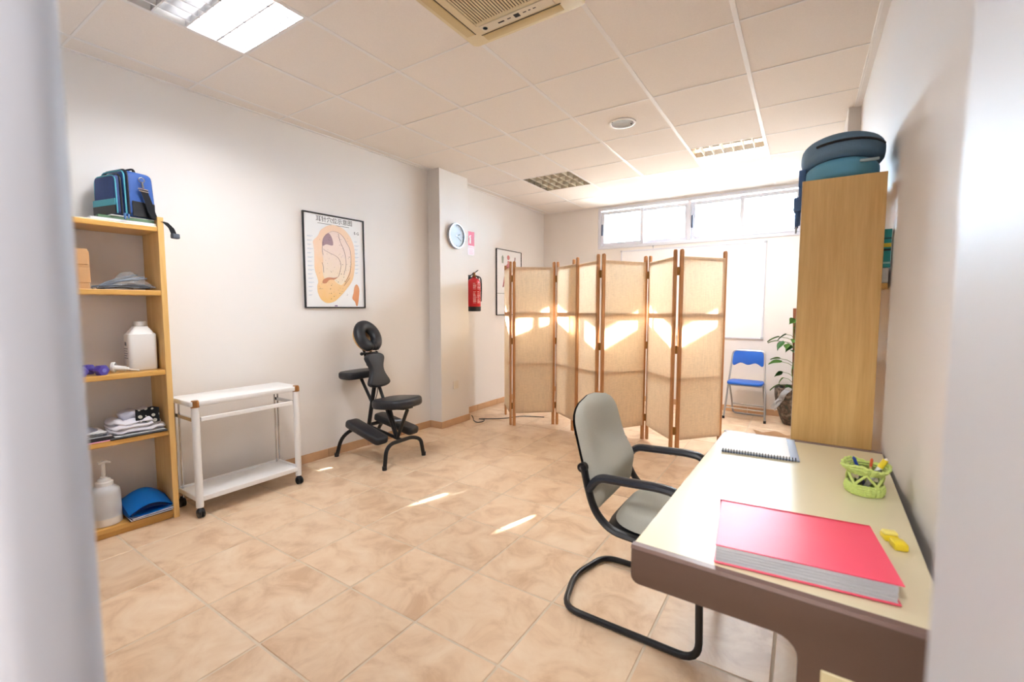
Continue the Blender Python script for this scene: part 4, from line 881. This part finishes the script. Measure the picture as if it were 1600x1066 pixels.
M_navy = mat('navy_nylon', (46, 64, 112), 0.7, noise=0.15, nscale=60); M_royal = mat('royal_blue_nylon', (42, 82, 152), 0.55, noise=0.12, nscale=30)
M_tealb = mat('teal_nylon', (78, 160, 176), 0.6); M_web = mat('black_webbing', (28, 29, 34), 0.7, bump=0.3, bscale=500)
# magazines under the bag
zc = 0.0005
for k, (c, w, d, h, dx, a, lb) in enumerate((((206, 206, 204), 0.30, 0.19, 0.012, 0.012, 0.02, 'grey-white magazine, lowest of the pile under the bag'), ((70, 116, 76), 0.25, 0.19, 0.016, 0.006, -0.03, 'green covered booklet in the middle of the pile under the bag'), ((240, 240, 244), 0.20, 0.17, 0.006, 0.016, 0.10, 'white booklet on top of the pile under the bag'))):
    x, y, z = on('top', 0.135+dx, -0.175+0.015*k)
    t = thing('magazine', lb, 'magazine', (x, y, z+zc), BS_RZ+a, 'magazines under the bag'); zc += h+0.0004
    MB().box((-d/2-0.02, -w/2, 0), (d/2+0.02, w/2, h), 0.001, 1).done('cover', mat('cover', c, 0.4), t, 0)
    MB().box((-d/2-0.018, -w/2+0.002, 0.002), (d/2+0.0205, w/2+0.0006, h-0.002)).done('pages', M_paper if k != 1 else mat('green_pages', (104, 134, 106), 0.6), t, 0)
bx, by, bz = on('top', 0.150, -0.140)
bg = thing('sports_bag', 'blue and navy cooler bag with teal piping on top of the bookshelf', 'bag', (bx, by, bz+0.0365), 0.20)
# local: +x = end face with strap, -y = front pocket face
def bagbox(x0, x1, y0, y1, z0, z1, taper, bev=0.03):
    b = bmesh.new(); bmesh.ops.create_cube(b, size=1)
    for v in b.verts:
        s = 1-taper if v.co.z > 0 else 1
        cx_, cy_ = (x0+x1)/2, (y0+y1)/2
        v.co = Vector((cx_+(x1-x0)*v.co.x*s, cy_+(y1-y0)*v.co.y*s, z0 if v.co.z < 0 else z1))
    bmesh.ops.bevel(b, geom=b.edges[:], offset=bev, segments=4, affect='EDGES', profile=0.5); return b
m_ = MB(); m_._merge(bagbox(-0.112, 0.118, -0.062, 0.105, 0.0, 0.262, 0.12)); m_.done('body', M_royal, bg, 60)
m_ = MB(); m_._merge(bagbox(-0.106, 0.106, -0.105, -0.055, 0.004, 0.222, 0.10, 0.018)); fp = m_.done('front_pocket', M_navy, bg, 60)
MB().box((-0.104, -0.1075, 0.052), (0.104, -0.1025, 0.088), 0.002, 1, M=None).done('teal_band', M_tealb, fp)
MB().box((-0.105, -0.1070, 0.004), (0.105, -0.1025, 0.052), 0.002, 1).done('black_band', M_dark, fp)
def loop(y, w, h, z0, r, m, nm): MB().tube(fillet([(-w, y, z0), (-w*0.93, y, h), (w*0.93, y, h), (w, y, z0)], 0.04), r, 6).done(nm, m, bg)
loop(-0.058, 0.113, 0.254, 0.01, 0.0042, M_tealb, 'piping'); loop(-0.075, 0.107, 0.230, 0.008, 0.0055, M_dark, 'zip'); loop(-0.096, 0.103, 0.219, 0.008, 0.0036, M_tealb, 'piping'); loop(-0.044, 0.115, 0.262, 0.01, 0.0060, M_dark, 'zip')
MB().box((0.113, -0.030, 0.004), (0.1205, 0.088, 0.090), 0.003, 1, M=None).done('black_end_patch', M_dark, bg)
MB().tube(fillet([(-0.06, 0.02, 0.262), (-0.05, 0.02, 0.285), (0.05, 0.02, 0.285), (0.06, 0.02, 0.262)], 0.02), 0.009, 6, flat=0.5).done('top_handle', M_web, bg)
MB().tube([(0.121+0.003*math.cos(a), 0.022+0.014*math.cos(a), 0.215+0.014*math.sin(a)) for a in [2*PI*k/12 for k in range(12)]], 0.003, 6, closed=True).tube([(0.124, 0.022, 0.203), (0.128, 0.024, 0.168)], 0.006, 8).tube([(0.128, 0.00, 0.165), (0.128, 0.05, 0.163), (0.130, 0.05, 0.150), (0.130, 0.0, 0.152)], 0.003, 6, closed=True).done('snap_hook', M_chrome, bg)
def strap(nm, pts, w, M, thick=0.003):
    P = [Vector(p) for p in pts]
    def fn(u, v):
        f = u*(len(P)-1); i = min(int(f), len(P)-2); p = P[i].lerp(P[i+1], f-i); return p + Vector((0, 1, 0))*(v-0.5)*w
    return MB().grid(fn, 24, 3, thick).done(nm, m=M, parent=bg, smooth=60)
strap('shoulder_strap', [(0.130, 0.025, 0.160), (0.136, 0.045, 0.09), (0.140, 0.060, 0.025), (0.138, 0.070, 0.004), (0.146, 0.085, -0.004)], 0.040, M_web)
strap('strap_end', [(0.146, 0.085, -0.004), (0.165, 0.110, -0.012), (0.180, 0.135, -0.045), (0.186, 0.150, -0.095)], 0.034, M_web)
MB().box((0.168, 0.132, -0.105), (0.200, 0.172, -0.075), 0.006, 2).done('strap_buckle', mat('grey_web', (84, 90, 100), 0.6, noise=0.3, nscale=150), bg)
MB().box((0.118, -0.078, -0.024), (0.126, -0.066, 0.012), 0.003, 1).box((0.121, -0.060, -0.018), (0.128, -0.049, 0.010), 0.003, 1).done('zip_pull', mat('pull_blue', (70, 110, 160), 0.5), bg)

# cardboard boxes
M_card = mat('cardboard', (196, 150, 104), 0.75, noise=0.06, nscale=40)
for k, (z, w, h, lb) in enumerate(((0.0, 0.25, 0.118, 'lower plain tan cardboard box on the second shelf'), (0.1185, 0.235, 0.098, 'upper tan cardboard box with overhanging lid on the second shelf'))):
    x, y, zz = on('s4', 0.135, -0.52+0.004*k); t = thing('cardboard_box', lb, 'box', (x, y, zz+z), BS_RZ)
    MB().box((-0.11, -0.10, 0), (0.11, 0.182, h-0.012), 0.001, 1).done('body', M_card, t, 0)
    MB().box((-0.113, -0.103, h-0.085), (0.113, 0.186-0.010*k, h), 0.002, 1).done('lid', M_card, t, 0)
# bagged electrodes
x, y, z = on('s4', 0.14, -0.175)
eb = thing('plastic_bag', 'clear plastic bag of grey cables lying on the second shelf', 'bag', (x, y, z), BS_RZ)
rb = random.Random(4); M_film = mat('crinkled_film', (224, 228, 232), 0.10, alpha=0.22); M_lead = mat('grey_cable', (120, 130, 146), 0.5); M_lead2 = mat('dark_cable', (70, 78, 90), 0.5)
for k in range(16):
    y0 = rb.uniform(-0.14, -0.08); y1 = rb.uniform(0.05, 0.14); z0 = rb.uniform(0.008, 0.02); z1 = rb.uniform(0.012, 0.095 if k % 3 else 0.03); xx = rb.uniform(-0.06, 0.09)
    MB().tube(catmull([(xx, y0, z0), (xx+rb.uniform(-.02, .02), (y0+y1)/2-0.02, z0+0.5*(z1-z0)+rb.uniform(0, 0.012)), (xx+rb.uniform(-.02, .02), y1, z1)], 5, False), rb.uniform(0.004, 0.008), 6).done('cable', (M_lead, M_lead2)[k % 2], eb)
def film(u, v):
    y = -0.152+0.292*u; x = -0.09+0.21*v; hz = 0.095*math.exp(-((u-0.62)/0.30)**2)*math.exp(-((v-0.45)/0.45)**2)
    return Vector((x+0.006*math.sin(21*u), y, 0.006+hz+0.012*abs(math.sin(13*u+4*v))*math.sin(PI*u)+0.006*math.cos(17*v+9*u)*math.sin(PI*v)))
MB().grid(film, 26, 12, 0.0006).done('film', M_film, eb, 20)
# third shelf
x, y, z = on('s3', 0.15, -0.108)
jg = thing('jerrycan', 'white plastic rectangular jerrycan without pump on the middle shelf', 'jerrycan', (x, y, z), BS_RZ)
M_jug = mat('white_hdpe', (236, 234, 232), 0.38, spec=0.4)
MB().prism(rrect(-0.055, -0.072, 0.058, 0.066, 0.022, 4), 0.0, 0.222, bev=0.010, seg=2).done('body', M_jug, jg)
jb = bmesh.new(); lo = [jb.verts.new((p[0]*0.93, p[1]*0.93, 0.216)) for p in rrect(-0.055, -0.072, 0.058, 0.066, 0.022, 4)]; hi = [jb.verts.new((p[0]*0.50, p[1]*0.50, 0.262)) for p in rrect(-0.055, -0.072, 0.058, 0.066, 0.022, 4)]
for i in range(len(lo)): jb.faces.new((lo[i], lo[(i+1) % len(lo)], hi[(i+1) % len(lo)], hi[i]))
jb.faces.new(hi); m_ = MB(); m_._merge(jb); m_.done('shoulder', M_jug, jg)
MB().lathe([(0.026, 0.258), (0.026, 0.266), (0.029, 0.268), (0.029, 0.290), (0.026, 0.294), (0.0, 0.294)], 20).done('neck', M_jug, jg)
ml = MB().box((-0.02, -0.0726, 0.150), (0.012, -0.0722, 0.172))
for k in range(5): ml.box((-0.035, -0.0726, 0.13-0.014*k), (0.03-0.01*(k % 2), -0.0722, 0.134-0.014*k))
ml.done('label_marks', mat('label_grey', (110, 112, 122), 0.5), jg, 0)
x, y, z = on('s3', 0.20, -0.225)
pu = thing('lotion_pump', 'loose white pump nozzle lying beside the jerrycan', 'pump', (x, y, z), BS_RZ-0.5)
MB().lathe([(0.030, 0.0), (0.031, 0.012), (0.026, 0.016), (0.026, 0.004)], 20, M=T(0, -0.035, 0.031) @ Rx(-PI/2)).done('collar', M_wplastic, pu)
MB().tube([(0, -0.03, 0.029), (0, 0.03, 0.020)], [0.015, 0.014], 12).tube([(0, 0.03, 0.020), (0, 0.04, 0.018)], 0.010, 10).done('barrel', M_wplastic, pu)
MB().tube([(0, 0.04, 0.018), (0.002, 0.090, 0.006)], 0.004, 8).done('dip_tube', M_wplastic, pu)
M_purple = mat('purple_vinyl', (76, 62, 150), 0.42)
for k, (dx, dy, a, lb) in enumerate(((0.205, -0.335, 0.35, 'purple hex dumbbell nearer the jerrycan on the middle shelf'), (0.205, -0.412, 0.15, 'purple hex dumbbell nearer the door on the middle shelf'))):
    x, y, z = on('s3', dx, dy); t = thing('dumbbell', lb, 'dumbbell', (x, y, z+0.027), BS_RZ+a, 'purple dumbbells')
    hexm = lambda c0, c1: [(0.031*math.cos(PI/6+q*PI/3), 0.031*math.sin(PI/6+q*PI/3)) for q in range(6)]
    for s in (-1, 1): MB().prism(hexm(0, 0), s*0.052-0.024, s*0.052+0.024, bev=0.008, seg=2, M=Ry(PI/2) @ Rz(0)).done('hex_head', M_purple, t)
    MB().tube([(-0.035, 0, 0), (0.035, 0, 0)], 0.012, 10).done('grip', M_purple, t)
    MB().lathe([(0.011, 0.0), (0.011, 0.0015)], 14, M=T(0.0755, 0, 0) @ Ry(PI/2)).done('end_badge', mat('lilac', (110, 110, 190), 0.4), t)
# fourth shelf: clothes, folders
x, y, z = on('s2', 0.15, -0.16)
bf = thing('ring_binder', 'black folder lying flat under the folded white clothes', 'folder', (x, y, z), BS_RZ)
MB().box((-0.12, -0.145, 0.0005), (0.135, 0.122, 0.010), 0.002, 1).done('cover', M_dark, bf, 0)
MB().box((-0.118, -0.12, 0.010), (0.11, 0.118, 0.0125)).done('loose_sheet', M_paper, bf, 0)
M_cloth = mat('white_cotton', (232, 230, 240), 0.9, noise=0.04, nscale=60); M_lilac = mat('lilac_cotton', (206, 206, 220), 0.9)
fw = thing('folded_clothes', 'crumpled stack of folded white garments on the black folder', 'clothes', (x, y-0.012, z+0.0128), BS_RZ)
def fold(nm, zc, h, hw_, hd, ph, m, yo=0.0):
    def fn(u, v):
        a = 2*PI*u; ca, sa = math.cos(a), math.sin(a); ex = lambda c: math.copysign(abs(c)**0.5, c)
        th = PI*(v-0.5); r = max(0.0, math.cos(th))**0.35
        yy = hw_*ex(ca)*r*(1+0.05*math.sin(3*a+ph)); xx = hd*ex(sa)*r*(1+0.05*math.cos(2*a+ph))
        zz = zc+h*math.sin(th)*0.5+0.006*math.sin(9*yy/0.1+ph)+0.005*math.cos(14*xx/0.1+ph)
        return Vector((xx, yo+yy, max(0.0004, zz)))
    MB().grid(fn, 33, 11).done(nm, m, fw, 70)
fold('garment', 0.016, 0.032, 0.135, 0.11, 0.4, M_cloth, 0.01); fold('garment', 0.042, 0.030, 0.125, 0.105, 1.7, M_cloth, 0.0); fold('garment', 0.066, 0.028, 0.115, 0.095, 2.9, M_cloth, -0.002); fold('garment', 0.098, 0.052, 0.085, 0.06, 4.1, M_lilac, 0.022)
for k in range(3): 
    pass
def dots_mat():
    m = mat('polka_dot_cloth', (30, 29, 32), 0.8); nt = m.node_tree; b = nt.nodes['Principled BSDF']
    tc = nt.nodes.new('ShaderNodeTexCoord'); v = nt.nodes.new('ShaderNodeTexVoronoi'); v.inputs['Scale'].default_value = 30; v.inputs['Randomness'].default_value = 0.25
    nt.links.new(tc.outputs['Object'], v.inputs['Vector']); lt = nt.nodes.new('ShaderNodeMath'); lt.operation = 'LESS_THAN'; lt.inputs[1].default_value = 0.33; nt.links.new(v.outputs['Distance'], lt.inputs[0])
    mx = nt.nodes.new('ShaderNodeMix'); mx.data_type = 'RGBA'; mx.inputs['A'].default_value = (*lin((28, 27, 30)), 1); mx.inputs['B'].default_value = (*lin((224, 220, 210)), 1)
    nt.links.new(lt.outputs[0], mx.inputs['Factor']); nt.links.new(mx.outputs['Result'], b.inputs['Base Color']); return m
pk = thing('polka_dot_cloth', 'black cloth with white polka dots folded on the white garments', 'cloth', on('s2', 0.20, -0.125), BS_RZ)
MB().grid(lambda u, v: Vector((0.048-0.040*v+0.004*math.sin(8*u), -0.055+0.115*u+0.01*v, 0.070+0.074*v-0.012*u*(1-v)+0.006*math.sin(7*u+3*v))), 14, 10, 0.010).done('fold', dots_mat(), pk, 70)
x, y, z = on('s2', 0.16, -0.42)
sf = thing('striped_folder', 'black and white striped folder with pink edge at the shelf front', 'folder', (x, y, z), BS_RZ)
MB().box((-0.10, -0.13, 0.0005), (0.118, 0.135, 0.006), 0.001, 1).done('pink_edge', mat('pink_card', (226, 150, 176), 0.5), sf, 0)
def stripes():
    m = mat('striped_card', (230, 228, 226), 0.5); nt = m.node_tree; b = nt.nodes['Principled BSDF']
    tc = nt.nodes.new('ShaderNodeTexCoord'); wv = nt.nodes.new('ShaderNodeTexWave'); wv.bands_direction = 'X'; wv.inputs['Scale'].default_value = 22; nt.links.new(tc.outputs['Object'], wv.inputs['Vector'])
    gt = nt.nodes.new('ShaderNodeMath'); gt.operation = 'GREATER_THAN'; gt.inputs[1].default_value = 0.62; nt.links.new(wv.outputs['Fac'], gt.inputs[0])
    mx = nt.nodes.new('ShaderNodeMix'); mx.data_type = 'RGBA'; mx.inputs['A'].default_value = (*lin((46, 44, 50)), 1); mx.inputs['B'].default_value = (*lin((216, 214, 214)), 1)
    nt.links.new(gt.outputs[0], mx.inputs['Factor']); nt.links.new(mx.outputs['Result'], b.inputs['Base Color']); return m
MB().box((-0.10, -0.13, 0.006), (0.112, 0.130, 0.028), 0.002, 1).done('striped_cover', stripes(), sf, 0)
pp2 = thing('paper_stack', 'loose stack of white and grey leaflets on the striped folder', 'papers', (x-0.01, y, z+0.0285), BS_RZ)
for k in range(6):
    MB().box((-0.09, -0.12, 0.004*k), (0.09, 0.10, 0.004*k+0.003), M=T(0.004*math.sin(k*2), 0.01*math.cos(k*3), 0) @ Rz(0.06*math.sin(k*1.7))).done('sheet', M_paper if k % 3 else mat('dark_leaflet', (74, 76, 88), 0.5), pp2, 0)
gb = tag(MB().grid(lambda u, v: Vector((0.02+0.15*v, -0.05+0.14*u, 0.052+0.03*math.sin(PI*u)*(0.6+0.4*math.sin(5*v))-0.02*u)), 12, 8, 0.003, M=T(x-0.08, y+0.03, z) @ Rz(BS_RZ)).done('grey_cloth', mat('grey_lilac_cloth', (176, 176, 192), 0.9)), 'grey cloth draped between leaflets and white clothes', 'cloth')
# bottom shelf: dispenser, blue wallet, papers
x, y, z = on('s1', 0.185, -0.325)
ds = thing('pump_dispenser', 'large translucent lotion bottle with white pump on the bottom shelf', 'bottle', (x, y, z), BS_RZ)
M_trans = mat('frosted_hdpe', (224, 224, 226), 0.35, trans=0.25)
MB().lathe([(0.0, 0.001), (0.062, 0.001), (0.070, 0.010), (0.071, 0.020), (0.071, 0.175), (0.066, 0.200), (0.042, 0.224), (0.026, 0.230)], 28).done('bottle', M_trans, ds)
MB().lathe([(0.0708, 0.003), (0.0716, 0.010), (0.0718, 0.045)], 28, cap=False).done('lotion', mat('cream_lotion', (240, 232, 222), 0.4), ds)
MB().lathe([(0.040, 0.222), (0.041, 0.245), (0.032, 0.250), (0.030, 0.262), (0.016, 0.268), (0.016, 0.276)], 20).done('pump_collar', M_wplastic, ds)
MB().tube([(0, 0, 0.27), (0, 0, 0.352)], 0.009, 10).done('pump_stem', M_wplastic, ds)
MB().tube([(0.0, -0.022, 0.357), (0.0, 0.012, 0.362), (0.0, 0.032, 0.352)], [0.013, 0.014, 0.010], 10, flat=0.7).done('pump_nozzle', M_wplastic, ds)
x, y, z = on('s1', 0.165, -0.135)
up = thing('paper_stack', 'papers and dark booklet under the blue plastic wallet', 'papers', (x, y, z), BS_RZ)
for k, (m, w) in enumerate(((M_dark, 0.115), (M_paper, 0.12), (mat('navy_booklet', (40, 44, 84), 0.5), 0.112), (M_paper, 0.118))):
    MB().box((-0.12, -0.105, 0.004*k+0.0005), (0.125, 0.098, 0.004*k+0.0038), M=T(0.006-0.002*k, 0, 0) @ Rz(0.03*(k-1))).done('booklet', m, up, 0)
bw = thing('plastic_wallet', 'bright blue plastic document wallet gaping open on the bottom shelf', 'wallet', (x, y, z+0.0175), BS_RZ+0.05)
M_bw = mat('translucent_blue_plastic', (22, 128, 214), 0.25, spec=0.6)
def lid_fn(u, v):   # u along the shelf, v from back to front
    yy = -0.115+0.215*u; xx = -0.12+0.235*v
    return Vector((xx, yy, 0.012+0.085*math.sin(PI*(0.12+0.80*u))**0.8*math.exp(-((v-0.45)/0.42)**2)+0.030*math.sin(PI*u)*v+0.04*(1-v)*0.6))
MB().grid(lid_fn, 16, 14, 0.002).done('upper_flap', M_bw, bw, 60)
MB().grid(lambda u, v: Vector((-0.12+0.242*v, -0.115+0.215*u, 0.002+0.012*(1-math.sin(PI*u))*v)), 12, 10, 0.002).done('lower_sheet', M_bw, bw, 60)
MB().grid(lambda u, v: Vector((-0.10+0.205*v, -0.10+0.185*u, 0.012+0.020*math.sin(PI*u)*v)), 12, 6, 0.001).done('contents', mat('pale_blue_sheet', (150, 178, 214), 0.4), bw, 60)
for u in (0.0, 1.0): MB().grid(lambda a, v, u=u: Vector((-0.12+0.235*v, -0.115+0.215*u, 0.003+a*(lid_fn(u, v).z-0.003))), 4, 10, 0.001).done('side_gusset', M_bw, bw, 60)
